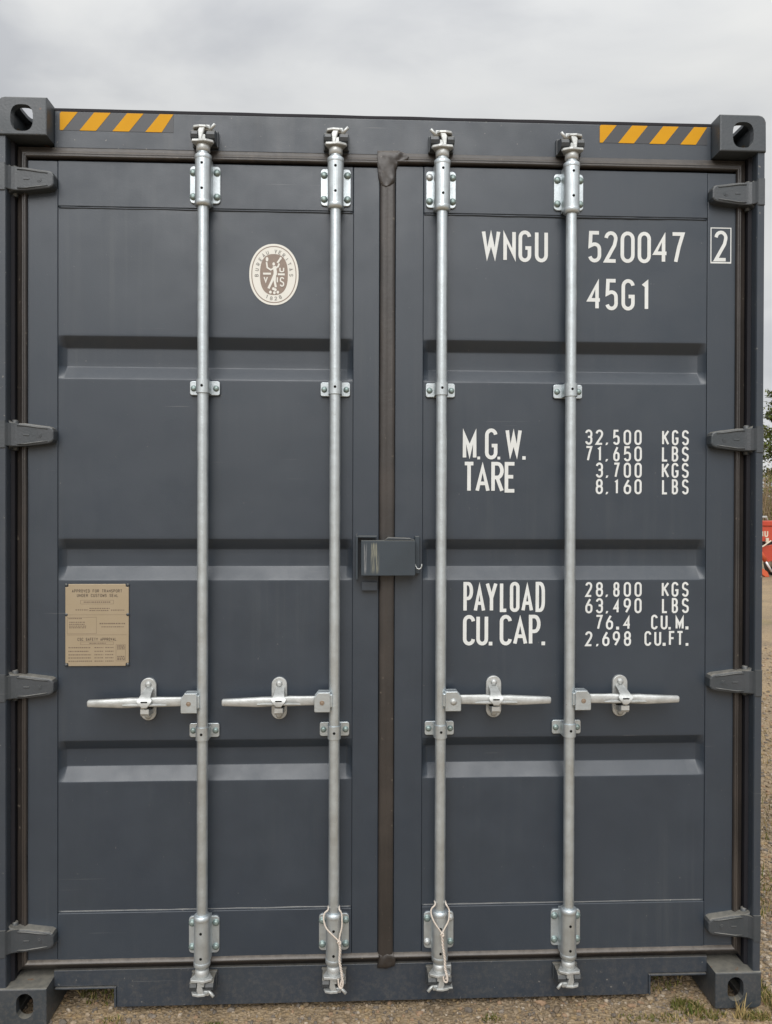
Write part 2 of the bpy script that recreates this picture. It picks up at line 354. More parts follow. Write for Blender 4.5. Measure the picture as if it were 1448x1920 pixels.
# corner castings: hollow blocks with oval openings
def stadium(w, h, n=8):
    r = min(w, h)/2; p = []
    for k in range(n+1): t = math.pi*k/n; p.append((r*math.cos(t), (h/2-r)+r*math.sin(t)))
    for k in range(n+1): t = math.pi+math.pi*k/n; p.append((r*math.cos(t), -(h/2-r)+r*math.sin(t)))
    return p
def oval(w, h, pw, n=28):
    p = []
    for k in range(n):
        t = 2*math.pi*k/n; c, s = math.cos(t), math.sin(t)
        p.append((w/2*math.copysign(abs(c)**pw, c), h/2*math.copysign(abs(s)**pw, s)))
    return p
def casting(top):
    """local: x 0 (outer side) to .153 inwards, y 0 to .178, z 0 to .118"""
    a = MB()
    if top:   # the outer upper edge is well rounded
        pr = [(0, 0), (.153, 0), (.153, .118), (.026, .118), (.014, .115), (.006, .108), (.001, .096)]
    else:
        pr = [(.016, 0), (.153, 0), (.153, .118), (0, .118), (0, .018), (.005, .006)]
    a.prism(pr, 0, .178, 'y', bev=.004)
    cut = []
    c = MB(); c.box(.024, .131, .024, .156, .018, .107 if top else .100); cut.append(c)
    c = MB()
    if top:
        c.prism([(x+.0765, z+.053) for x, z in oval(.069, .083, .72)], -.05, .05, 'y')
    else:
        c.prism([(x+.086, z+.064) for x, z in stadium(.053, .079)], -.05, .05, 'y')
    cut.append(c)
    c = MB(); c.prism([(y+.120, z+(.045 if top else .072)) for y, z in oval(.062, .050, .7)], -.05, .05, 'x'); cut.append(c)
    c = MB(); c.prism([(x+.083, y+.095) for x, y in stadium(.072, .128)], .09 if top else -.02, .15 if top else .03, 'z'); cut.append(c)
    o = bpy.data.objects.new('casting_tmp', a.mesh('casting', ['casting_paint'], True)); C.objects.link(o); tmp = [o]
    for c in cut:
        q = bpy.data.objects.new('cut_tmp', c.mesh('cut', ['casting_paint'], True)); C.objects.link(q); tmp.append(q)
        bo = o.modifiers.new('b', 'BOOLEAN'); bo.operation = 'DIFFERENCE'; bo.object = q; bo.solver = 'EXACT'
    bpy.context.view_layer.update()
    me = bpy.data.meshes.new_from_object(o.evaluated_get(bpy.context.evaluated_depsgraph_get()))
    r = MB(); r.add([v.co.copy() for v in me.vertices], [list(p.vertices) for p in me.polygons])
    for q in tmp: bpy.data.objects.remove(q)
    return r
ct, cb = casting(True), casting(False)
for top, cc in ((True, ct), (False, cb)):
    for sx in (-1, 1):
        for rear in (False, True):
            r = MB(); fl = (sx > 0) != rear
            r.ext(cc, lambda p: (sx*HW - sx*p[0], (12.192-p[1]) if rear else p[1], p[2]+(HT-.118 if top else 0.0)), fl)
            if not rear: obj('corner_casting', r, 'casting_paint', BOX)
            elif sx > 0 and top: obj('corner_casting', r, 'casting_paint', BOX)

# corner posts: outer flange, channel behind it
for sx in (-1, 1):
    g = MB(); g.prism([(sx*1.217, .007), (sx*1.195, .007), (sx*1.193, .012), (sx*1.193, .112), (sx*1.10, .112), (sx*1.10, .140), (sx*1.217, .140)], .117, HT-.117, 'z')
    g2 = obj('corner_post', g, 'paint_frame', BOX)
    g = MB(); g.prism([(sx*1.1925, .040), (sx*1.183, .046), (sx*1.183, .1115), (sx*1.1925, .1115)], .119, HT-.119, 'z')
    obj('post_channel', g, 'channel', g2)

# header, shade strip along its top, sill
g = MB(); g.box(-1.0665, 1.0665, YF, .17, 2.765, 2.884, bev=.004)
header = obj('door_header', g, 'paint_frame', BOX)
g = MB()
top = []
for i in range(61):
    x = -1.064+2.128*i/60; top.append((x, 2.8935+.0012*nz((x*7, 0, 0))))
g.prism([(-1.064, 2.8845), (1.064, 2.8845)]+top[::-1], .0615, .15, 'y'); obj('header_shade_strip', g, 'seal', header)  # dark strip paints the shade line under the roof edge
g = MB()
zt = .138
g.prism([(-1.066, .118), (-1.066, .086), (-.868, .086), (-.868, .016), (.868, .016), (.868, .086), (1.066, .086), (1.066, .118), (1.066, zt), (-1.066, zt)], YF, .075, 'y', bev=.002)
sill = obj('door_sill', g, 'paint_frame', BOX)
for sx in (-1, 1):
    g = MB(); g.box(sx*.874, sx*1.062, .055, .13, .0785, .0845, bev=.0015); g.box(sx*.868, sx*.8745, .055, .13, .017, .0842, bev=.0015)
    obj('notch_lip', g, 'paint_frame', sill)
g = MB(); g.box(-1.195, 1.195, .076, 12.1, .135, .165)
for i in range(14): g.box(-1.19, 1.19, .45+.42*i, .50+.42*i, .018, .134)
obj('floor_frame', g, 'channel', BOX)

# side walls (upright corrugation), roof, rear wall
for sx in (-1, 1):
    prof = []; y = .18
    while y < 11.9:
        prof += [(y, 0), (y+.072, 0), (y+.140, .036), (y+.210, .036)]; y += .278
    prof.append((12.0, 0)); g = MB(); vs = []
    for y, dd in prof:
        for z in (.165, 2.80): vs.append((sx*(1.205-dd), y, z))
    g.add(vs, [(2*i, 2*i+1, 2*i+3, 2*i+2) for i in range(len(prof)-1)])
    obj('side_wall', g, 'paint', BOX, recalc=False)
    g = MB(); g.box(sx*1.145, sx*1.210, .178, 12.014, 2.80, 2.868, bev=.004); g.box(sx*1.150, sx*1.212, .178, 12.014, .017, .165, bev=.004)
    obj('side_rail', g, 'paint_frame', BOX)
g = MB(); vs = []; prof = []; y = .171
while y < 11.8:
    prof += [(y, .02), (y+.09, .02), (y+.12, 0), (y+.21, 0)]; y += .24
for y, dd in prof:
    for x in (-1.144, 1.144): vs.append((x, y, 2.856+dd))
g.add(vs, [(2*i, 2*i+1, 2*i+3, 2*i+2) for i in range(len(prof)-1)]); obj('roof', g, 'paint', BOX, recalc=False)
g = MB(); g.box(-1.19, 1.19, 12.02, 12.06, .166, 2.86); obj('end_wall', g, 'paint', BOX)

# ------------------------------------------------------------------ doors
FOLDS = [(2.034, 2.170), (1.390, 1.522), (.743, .875)]      # lower and upper edge of each pressed recess
PX0, PX1, PZ0, PZ1 = .1145, 1.0520, .3270, 2.5780
def recess(z):
    for a, b in FOLDS:
        if a <= z <= b:
            t = min((z-a)/.042, (b-z)/.034, 1.0)
            return .029*t
    return 0.0
def fillet_rows():
    ev = []
    for a, b in FOLDS: ev += [a, a+.042, b-.034, b]
    zs = set([PZ0, PZ1])
    for q in ev:
        for k in (-.0022, -.0008, .0008, .0022): zs.add(round(q+k, 5))
    k = PZ0
    while k < PZ1:
        if all(abs(k-q) > .006 for q in ev): zs.add(round(k, 5))
        k += .017
    return sorted(zs)
def panel(sx):
    g = MB(); zs = fillet_rows(); xr = [PX0, PX0+.003, PX0+.016, PX0+.020]
    k = PX0+.05
    while k < PX1-.045: xr.append(k); k += .036
    xr += [PX1-.020, PX1-.016, PX1-.003, PX1]
    vs = []
    for z in zs:
        # rounded bends: average the profile over a few millimetres
        d = sum(recess(z+q) for q in (-.0016, -.0008, 0, .0008, .0016))/5
        for x in xr:
            ed = max(0.0, min(1.0, min((x-PX0)/.017, (PX1-x)/.017)))
            wob = .0026*nz((sx*x*2.1+5, 0, z*2.6), 1.0)+.0009*nz((sx*x*6, 3, z*7)) if .03 < x-PX0 and x < PX1-.03 else 0
            vs.append((sx*x, YP+d*ed+wob*ed, z))
    n = len(xr); fs = []
    for j in range(len(zs)-1):
        for i in range(n-1):
            q = (j*n+i, j*n+i+1, (j+1)*n+i+1, (j+1)*n+i); fs.append(q if sx > 0 else q[::-1])
    g.add(vs, fs, 0, True); return g
def bead(x0, x1, z, y, r, seed, rows=90):
    """uneven weld bead along x"""
    g = MB(); secs = []
    for i in range(rows):
        x = x0+(x1-x0)*i/(rows-1); zz = z+.0012*nz((x*9+seed, 1, 2)); rr = r*(1+.30*nz((x*22, seed, 5)))
        secs.append([(x, y+.004, zz-rr*1.2), (x, y-rr*.5, zz-rr), (x, y-rr, zz), (x, y-rr*.5, zz+rr), (x, y+.004, zz+rr*1.2)])
    g.loft(secs); return g
for sx in (-1, 1):
    D = empty('door', parent=BOX); tag(D, 'left door leaf with emblem and data plate' if sx < 0 else 'right door leaf with white markings')
    obj('panel', panel(sx), 'paint', D, recalc=False)
    dz = .003*sx
    g = MB(); g.box(-.0290 if sx < 0 else .0225, sx*.1135, YS, .0955, .174, 2.727+dz, bev=.002); obj('stile', g, 'paint', D)
    g = MB(); g.box(sx*1.0530, sx*1.1470, YS, .0955, .174, 2.7265+dz, bev=.002); obj('stile', g, 'paint', D)
    g = MB(); g.box(sx*.1145, sx*1.0520, YR, .0955, 2.5800, 2.727+dz, bev=.0025); obj('rail', g, 'paint', D)
    g = MB(); g.box(sx*.1145, sx*1.0520, YR, .0955, .174, .3250, bev=.0025); obj('rail', g, 'paint', D)
    obj('weld_bead', bead(sx*.116, sx*1.050, 2.5778, YP, .0034, 3+sx), 'paint', D)
    obj('weld_bead', bead(sx*.116, sx*1.050, .3272, YP, .0036, 8+sx), 'paint_frame', D)
    # rubber seal: hinge side, head and foot; crest beside the door edge
    prof = [(-.003, .066), (-.003, .049), (.000, .0445), (.005, .043), (.0085, .046), (.0105, .050), (.013, .0475), (.017, .0485), (.022, .0540), (.030, .0570), (.038, .0586), (.0400, .0597), (.0400, .080)]
    prof_low = [(-.006, .066), (-.0055, .0545), (-.002, .0480), (.002, .0440), (.005, .0425), (.009, .0435), (.012, .0480), (.015, .0570), (.020, .0650), (.027, .0690), (.037, .0715), (.0375, .082)]
    def strip(path, across, w, seed, prof=prof):
        g = MB(); vs = []; pr = [(a*w/.040, y) for a, y in prof]; n = len(pr); k = 70
        for i in range(k):
            t = i/(k-1); p = Vector(path[0]).lerp(Vector(path[1]), t)
            for a, y in pr:
                p = Vector(path[0]).lerp(Vector(path[1])+Vector(path[2])*(max(a, 0)/w), t)
                if len(path) > 3: p -= Vector(path[3])*(max(a, 0)/w)*(1-t)
                wv = .0011*nz((p.x*4+seed, p.z*4, a*30)) + .0007*nz((p.x*17, seed, p.z*17))
                q = p+Vector(across)*(a+wv); vs.append((q.x, y+wv*.9, q.z))
        fs = [(i*n+j, i*n+j+1, (i+1)*n+j+1, (i+1)*n+j) for i in range(k-1) for j in range(n-1)]
        g.add(vs, fs, 0, True); return g
    x0 = .026 if sx < 0 else .020
    obj('gasket', strip(((sx*x0, 0, 2.7360+dz), (sx*1.149, 0, 2.7360+dz), (sx*.031, 0, 0)), (0, 0, 1), .034, 1+sx), 'rubber', D)
    obj('gasket', strip(((sx*x0, 0, .172), (sx*1.149, 0, .172), (sx*.031, 0, 0)), (0, 0, -1), .037, 4+sx, prof_low), 'rubber', D)
    obj('gasket', strip(((sx*1.149, 0, .172), (sx*1.149, 0, 2.736+dz), (0, 0, .034), (0, 0, .037)), (sx, 0, 0), .031, 7+sx), 'rubber', D)
    g = MB(); g.box(sx*.0205, sx*1.19, .0960, .110, .139, 2.764); obj('door_edge', g, 'channel', D)

# centre seal, fixed to the right door
cp = [(-.028, .062), (-.0275, .052), (-.0225, .0475), (-.012, .0455), (-.004, .047), (.003, .0475), (.010, .0455), (.018, .0465), (.0215, .0515), (.022, .062)]
g = MB(); vs = []; k = 160; n = len(cp)
for i in range(k):
    z = .160+(2.742-.160)*i/(k-1)
    for x, y in cp:
        w = .0010*nz((x*20, 3, z*3))+.0006*nz((x*60, 8, z*14)); vs.append((x+w, y+w*.8, z))
g.add(vs, [(i*n+j, i*n+j+1, (i+1)*n+j+1, (i+1)*n+j) for i in range(k-1) for j in range(n-1)], 0, True)
cs = obj('centre_gasket', g, 'rubber', BOX)
# bunched fold of rubber where the seals meet at the head, torn end at the foot
def fold(out, y0, y1, seed, amp):
    bm = bmesh.new(); vs = [bm.verts.new((x, y0, z)) for x, z in out]; f = bm.faces.new(vs)
    bmesh.ops.triangulate(bm, faces=[f]); bmesh.ops.subdivide_edges(bm, edges=list(bm.edges), cuts=5, use_grid_fill=True)
    bnd = {v for e in bm.edges if e.is_boundary for v in e.verts}
    for v in bm.verts: v.co.y = y1+.006 if v in bnd else y0+amp*nz((v.co.x*52+seed, seed, v.co.z*46))
    ex = bmesh.ops.extrude_edge_only(bm, edges=[e for e in bm.edges if e.is_boundary])
    for v in ex['geom']:
        if isinstance(v, bmesh.types.BMVert): v.co.y = .064
    bmesh.ops.recalc_face_normals(bm, faces=list(bm.faces)); g = MB(); g.bm(bm, 0, True); return g
obj('gasket_fold', fold([(-.037, 2.776), (.030, 2.778), (.052, 2.770), (.066, 2.756), (.060, 2.742), (.030, 2.733), (.024, 2.715), (.022, 2.672), (-.014, 2.655), (-.026, 2.662), (-.034, 2.690), (-.037, 2.730)], .0425, .045, 2, .0065), 'rubber', cs)
obj('gasket_fold', fold([(-.030, .128), (.000, .126), (.026, .134), (.030, .150), (.028, .172), (.020, .182), (-.026, .18)], .0450, .046, 5, .005), 'rubber', cs)

# ------------------------------------------------------------------ hinges
def hinge():
    """right-hand hinge about z = 0: strap on the door, knuckle at the post"""
    b = MB()
    out = [(1.1935, .046), (1.186, .0405), (1.172, .0370), (1.140, .0365), (1.100, .031), (1.066, .0268), (1.057, .0215), (1.053, .012), (1.053, -.014), (1.058, -.022), (1.068, -.0268), (1.105, -.032), (1.145, -.0365), (1.172, -.037), (1.186, -.0400), (1.1935, -.045)]
    b.prism(out, .022, .0556, 'y', bev=.005)
    rim = MB()
    for q in (1, -1): rim.tube([(1.165, .0215, q*.029), (1.140, .0213, q*.0285), (1.105, .0215, q*.0235), (1.072, .0225, q*.0190)], .0022, 6)
    em = MB(); em.box(1.128, 1.146, .0205, .0225, -.003, .002, bev=.0008); bs = MB()
    bs.lathe([(.0085, .0225-.0016), (.0085, .0225)], (1.098, 0, -.001), 'y', 12); bs.lathe([(.0045, .0225-.0026), (.0045, .0225)], (1.098, 0, -.001), 'y', 10)
    lug = MB(); lug.prism([(1.1940, .062), (1.1935, .008), (1.196, .004), (1.216, .003), (1.2195, .008), (1.2195, .062)], -.043, .043, 'z', bev=.002)
    fil = [(1.160, .0224), (1.172, .0215), (1.182, .0180), (1.189, .0120), (1.1945, .0050), (1.205, .0045), (1.205, .055), (1.160, .055)]
    lug.prism(fil, -.0365, .0365, 'z', bev=.003)
    pin = MB(); pin.lathe([(.009, -.048), (.011, -.046), (.011, .046), (.008, .049)], (1.184, .050, 0), 'z', 14)
    return b, rim, em, lug, pin, bs
hb = hinge()
for sx in (1, -1):
    ms = [mirror(q, sx) for q in hb]
    mm = [q.mesh('hinge', ['hinge_paint'], True) for q in ms]
    for z in (2.651, 1.850, 1.057, .256):
        h = obj('hinge', mm[0], None, BOX, (0, 0, z))
        obj('rib', mm[1], None, h); obj('emboss', mm[2], None, h); obj('knuckle', mm[3], None, h); obj('hinge_pin', mm[4], None, h); obj('boss', mm[5], None, h)

# ------------------------------------------------------------------ locking gear
ROD_Y = .015
MZ = 2.905
def arc_sleeve(g, r, z0, z1, yback):
    """half round front with straight flanks running back to the door"""
    pts = [(r*math.cos(math.radians(a)), ROD_Y-r*math.sin(math.radians(a))) for a in range(0, 181, 12)]
    pts += [(-r, yback), (r, yback)]
    g.prism(pts, z0, z1, 'z', bev=0)
def bracket():
    g = MB(); g.prism(rrect(-.0485, .0485, 2.594, 2.713, .012), .0478, .0538, 'y', bev=.002)
    arc_sleeve(g, .0250, 2.583, 2.722, .049)
    for z in (2.700, 2.621): g.lathe([(.0043, -.0006), (.0043, .004)], (0, ROD_Y-.0250, z), 'y', 12, mi=1)  # black discs paint the dark of the sleeve holes
    g.lathe([(.0225, 2.571), (.0262, 2.574), (.0262, 2.586), (.0255, 2.588)], (0, ROD_Y, 0), 'z', 28)
    g.lathe([(.0255, 2.718), (.0262, 2.720), (.0262, 2.731), (.0215, 2.735)], (0, ROD_Y, 0), 'z', 28)
    return g
def clamp():
    g = MB(); g.prism(rrect(-.0475, .0475, -.0225, .0225, .007), .0485, .0538, 'y', bev=.0015)
    arc_sleeve(g, .0212, -.0205, .0205, .050)
    g.lathe([(.0042, -.0006), (.0042, .004)], (0, ROD_Y-.0212, .001), 'y', 12, mi=1)  # black disc paints the dark of the strap hole
    return g
def bolt_mb(r=.0092, h=.0075):
    g = MB(); g.lathe([(r*1.25, 0), (r*1.25, -.0015), (r, -.0018), (r, -h*.55), (r*.8, -h*.85), (r*.35, -h)], (0, 0, 0), 'y', 12); return g
def cam_mb():
    """head of a locking rod: two winged flanges joined by a web (upper end, pin to the right)"""
    g = MB()
    wing = [(-.034, .000), (-.030, -.010), (-.012, -.012), (.006, -.016), (.014, -.014), (.033, -.004), (.036, .004), (.030, .014), (.018, .040), (-.018, .040)]
    g.lathe([(.0185, 2.742), (.0215, 2.745), (.0215, 2.762), (.0175, 2.768)], (0, ROD_Y, 0), 'z', 24)
    g.prism(wing, 2.7655, 2.7730, 'z', bev=.002)
    up = [(-.031, .004), (-.026, -.008), (-.008, -.014), (.012, -.012), (.020, -.002), (.016, .036), (-.022, .036)]
    g.prism(up, 2.8095, 2.8165, 'z', bev=.002)
    g.prism([(-.010, 2.772), (-.001, 2.770), (.010, 2.8115), (-.008, 2.8115), (-.013, 2.800)], -.011, .030, 'y', bev=.003)
    g.prism([(-.018, .010), (-.010, -.008), (.010, -.010), (.014, .012)], 2.772, 2.788, 'z', bev=.002)
    return g
def pin_mb():
    g = MB(); g.tube([(.016, .008, 2.803), (.040, -.006, 2.8215)], .0052, 10); g.box(.006, .024, .000, .020, 2.806, 2.8235, bev=.003); return g
def keeper_mb():
    g = MB()
    g.box(-.040, .042, .046, .0598, 2.772, 2.826, bev=.003)
    for a, b in ((-.037, -.0145), (.0105, .0385)):
        g.prism([(.0599, 2.774), (.008, 2.7745), (-.004, 2.780), (-.008, 2.790), (-.005, 2.800), (.004, 2.807), (.0599, 2.822)], a, b, 'x', bev=.0045)
    return g
def lever():
    """handle of the right-hand kind: pivots beside its rod, runs out along +x; z about 1.010"""
    secs = []
    for x, zc, hz, yc, hy in ((.026, 1.012, .0150, .006, .006), (.075, 1.012, .0150, .006, .006), (.110, 1.0115, .0155, .006, .0065), (.140, 1.0115, .0165, .005, .007), (.178, 1.0110, .0135, .003, .009),
                              (.200, 1.0110, .0150, .002, .0095), (.225, 1.0105, .0160, .001, .0100), (.245, 1.0100, .0155, .000, .0100), (.300, 1.0100, .0130, -.001, .0092), (.349, 1.0100, .0110, -.001, .0085), (.3525, 1.0100, .0085, -.001, .0065)):
        ring = []
        for k in range(12):
            t = 2*math.pi*k/12; c, s = math.cos(t), math.sin(t)
            ring.append((x, yc-hy*math.copysign(abs(c)**.55, c), zc+hz*math.copysign(abs(s)**.55, s)))
        secs.append(ring)
    g = MB(); g.loft(secs); return g
def hub():
    g = MB(); g.prism([(.0125, .979), (.060, .979), (.0625, .982), (.0625, 1.026), (.050, 1.0415), (.0165, 1.0415), (.0125, 1.036)], -.0135, -.0075, 'y', bev=.0018)
    g.prism([(.0125, .979), (.060, .979), (.0625, .982), (.0625, 1.026), (.050, 1.0415), (.0165, 1.0415), (.0125, 1.036)], .020, .0255, 'y', bev=.001)
    g.box(.0125, .052, -.0078, .0205, 1.0335, 1.0412, bev=.001)
    g.box(.006, .020, -.006, .024, .992, 1.0330, bev=.002); return g
def catch_plate():
    g = MB(); g.prism(rrect(.1530, .2025, .9420, 1.0775, .0245, 8), .0480, .0580, 'y', bev=.002)
    return g
def catch():
    g = MB(); w0, w1 = .0160, .0140; cx = .174
    pr = [(.047, 1.0465, .0130), (.030, 1.0430, .0140), (.008, 1.0370, .0150), (-.010, 1.0300, .0170), (-.0185, 1.0205, .0230), (-.0205, 1.0110, .0180), (-.0190, .9990, .0075)]
    vs = []
    for y, z, w in pr:
        vs += [(cx-w, y, z), (cx+w, y, z)]
    n = len(pr); fs = [(2*i, 2*i+1, 2*i+3, 2*i+2) for i in range(n-1)]
    g.add(vs, fs, 0, True)
    g.add([(x, y+.005, z-.003) for x, y, z in vs], [f[::-1] for f in fs], 0, True)
    for a in (0, 1):
        g.add([vs[2*i+a] for i in range(n)]+[(vs[2*i+a][0], vs[2*i+a][1]+.005, vs[2*i+a][2]-.003) for i in range(n)], [(i, i+1, n+i+1, n+i) for i in range(n-1)])
    # lower saddle that carries the lever
    g.prism([(.0485, .966), (-.006, .970), (-.012, .978), (-.012, .992), (-.006, .992), (-.005, .984), (.0485, .984)], cx-.013, cx+.013, 'x', bev=.0015)
    g.box(cx-.0100, cx+.0100, -.0225, -.0185, 1.0155, 1.0185, mi=1)  # black bar paints the dark slot in the flap
    g.box(cx-.0145, cx+.0145, .0300, .0478, .985, 1.004, mi=1)  # black bar paints the shade in the gap behind the lever
    # bent lips either side
    for q in (-1, 1):
        s = []
        for t, h in ((0, .0042), (.02, .0046), (.040, .0036), (.058, .0010)):
            x = cx+.010*q+q*t; s.append([(x, -.010, 1.0055-h), (x, -.016, 1.0055-h*.4), (x, -.016, 1.0055+h*.4), (x, -.010, 1.0055+h)])
        g.loft(s, sm=False)
    return g
bk, cl, bo, cm, pn, kp, lv, hu, cpl, ca = bracket(), clamp(), bolt_mb(), cam_mb(), pin_mb(), keeper_mb(), lever(), hub(), catch_plate(), catch()
sm_bolt = bolt_mb(.0078, .006).mesh('bolt', ['zinc_bolt'], True)
big_bolt = bo.mesh('bolt', ['zinc_bolt'], True); pale_bolt = bo.mesh('bolt', ['galv_cast'], True)
rivet = bolt_mb(.0085, .005).mesh('rivet', ['galv_cast'], True); rust_riv = bolt_mb(.0060, .003).mesh('rivet', ['rust_bolt'], True)
clm = cl.mesh('clamp', ['galv', 'black'], True)
for idx, rx in enumerate((-.587, -.1705, .1695, .587)):
    sx = -1 if rx < 0 else 1                       # handles run away from the centre line... outwards to the hinges
    g = MB(); g.lathe([(.0172, .150), (.0172, 2.752)], (0, ROD_Y, 0), 'z', 32)
    R = obj('locking_rod', g, 'galv', BOX, (rx, 0, 0))
    for mz in (None, MZ):
        obj('guide_bracket', mirror(bk, 1, mz), ['galv', 'black'], R)
        obj('cam', mirror(cm, -sx, mz), 'galv_cast', R); obj('cam_pin', mirror(pn, -sx, mz), 'galv_cast', R)
        obj('keeper', mirror(kp, -sx, mz), 'hinge_paint', R)
        for bx in (-.0375, .0375):
            for bz in (2.615, 2.692):
                z = bz if mz is None else mz-bz
                pale = idx == 2 and ((mz is None and bx < 0 and bz > 2.65) or (mz is not None and ((bx < 0 and z < .25) or (bx > 0 and z > .25))))
                obj('bolt', pale_bolt if pale else big_bolt, None, R, (bx, .0478, z))
    for z in (2.005, .909):
        obj('clamp', clm, None, R, (0, 0, z))
        for bx in (-.0355, .0355): obj('bolt', sm_bolt, None, R, (bx, .0485, z-.001))
    if idx == 2:   # open tray of the keeper beside the third rod
        g = MB(); g.box(.012, .040, -.004, .046, .0885, .0945, bev=.0015); g.box(.016, .041, .040, .0597, .095, .140, bev=.003); obj('keeper_tray', g, 'galv_cast', R)
    H = obj('locking_handle', mirror(lv, sx), 'galv_cast', BOX, (rx, 0, 0))
    obj('hub', mirror(hu, sx), 'galv', H); obj('catch_plate', mirror(cpl, sx), 'galv_cast', H); obj('catch', mirror(ca, sx), ['galv_cast', 'black'], H)
    obj('rivet', rivet if idx == 2 else rust_riv, None, H, (sx*.0380, -.0135, 1.009))
    obj('rivet', rivet, None, H, (sx*.1780, .0480, 1.0570)); obj('rivet', rivet, None, H, (sx*.1780, .0480, .9560))

# ------------------------------------------------------------------ lock box across the two doors
g = MB(); g.box(-.0865, .0855, .000, .0035, 1.4085, 1.5200, bev=.0015)
g.box(-.0865, .0855, .0036, .052, 1.5150, 1.5200, bev=.0012); g.box(.0800, .0855, .0036, .0538, 1.4090, 1.5148, bev=.001); g.box(-.0865, -.0815, .0036, .030, 1.4090, 1.5148, bev=.001)
lb = obj('lock_box', g, 'box_paint', BOX)
g = MB(); g.box(-.1030, -.0965, .018, .0552, 1.394, 1.534, bev=.0015); g.box(-.0964, -.0360, .018, .0552, 1.5285, 1.5340, bev=.0015); obj('side_flange', g, 'box_paint', lb)
g = MB(); g.box(-.0800, .0790, .030, .0445, 1.4150, 1.5100); obj('gap_shade_block', g, 'black', lb)  # black block stands in for the shade inside the box gap
g = MB(); g.prism([(-.010, 1.521), (.086, 1.521), (.070, 1.5275), (.000, 1.5300)], .016, .0445, 'y', bev=.002); obj('box_top', g, 'hinge_paint', lb)
g = MB(); g.box(.0870, .1020, .030, .0552, 1.4120, 1.5330, bev=.002); obj('side_flange', g, 'box_paint', lb)
g = MB(); g.tube([(.0870, .020, 1.4440), (.0885, .016, 1.4370), (.0930, .013, 1.4300), (.0985, .012, 1.4285), (.1040, .012, 1.4310), (.1070, .012, 1.4370), (.1075, .012, 1.4450)], .0019, 8); obj('wire_hook', g, 'galv_cast', lb)
g = MB(); g.box(-.0840, -.0340, .038, .0552, 1.3570, 1.3840, bev=.0015); obj('stop_tab', g, 'paint', BOX)

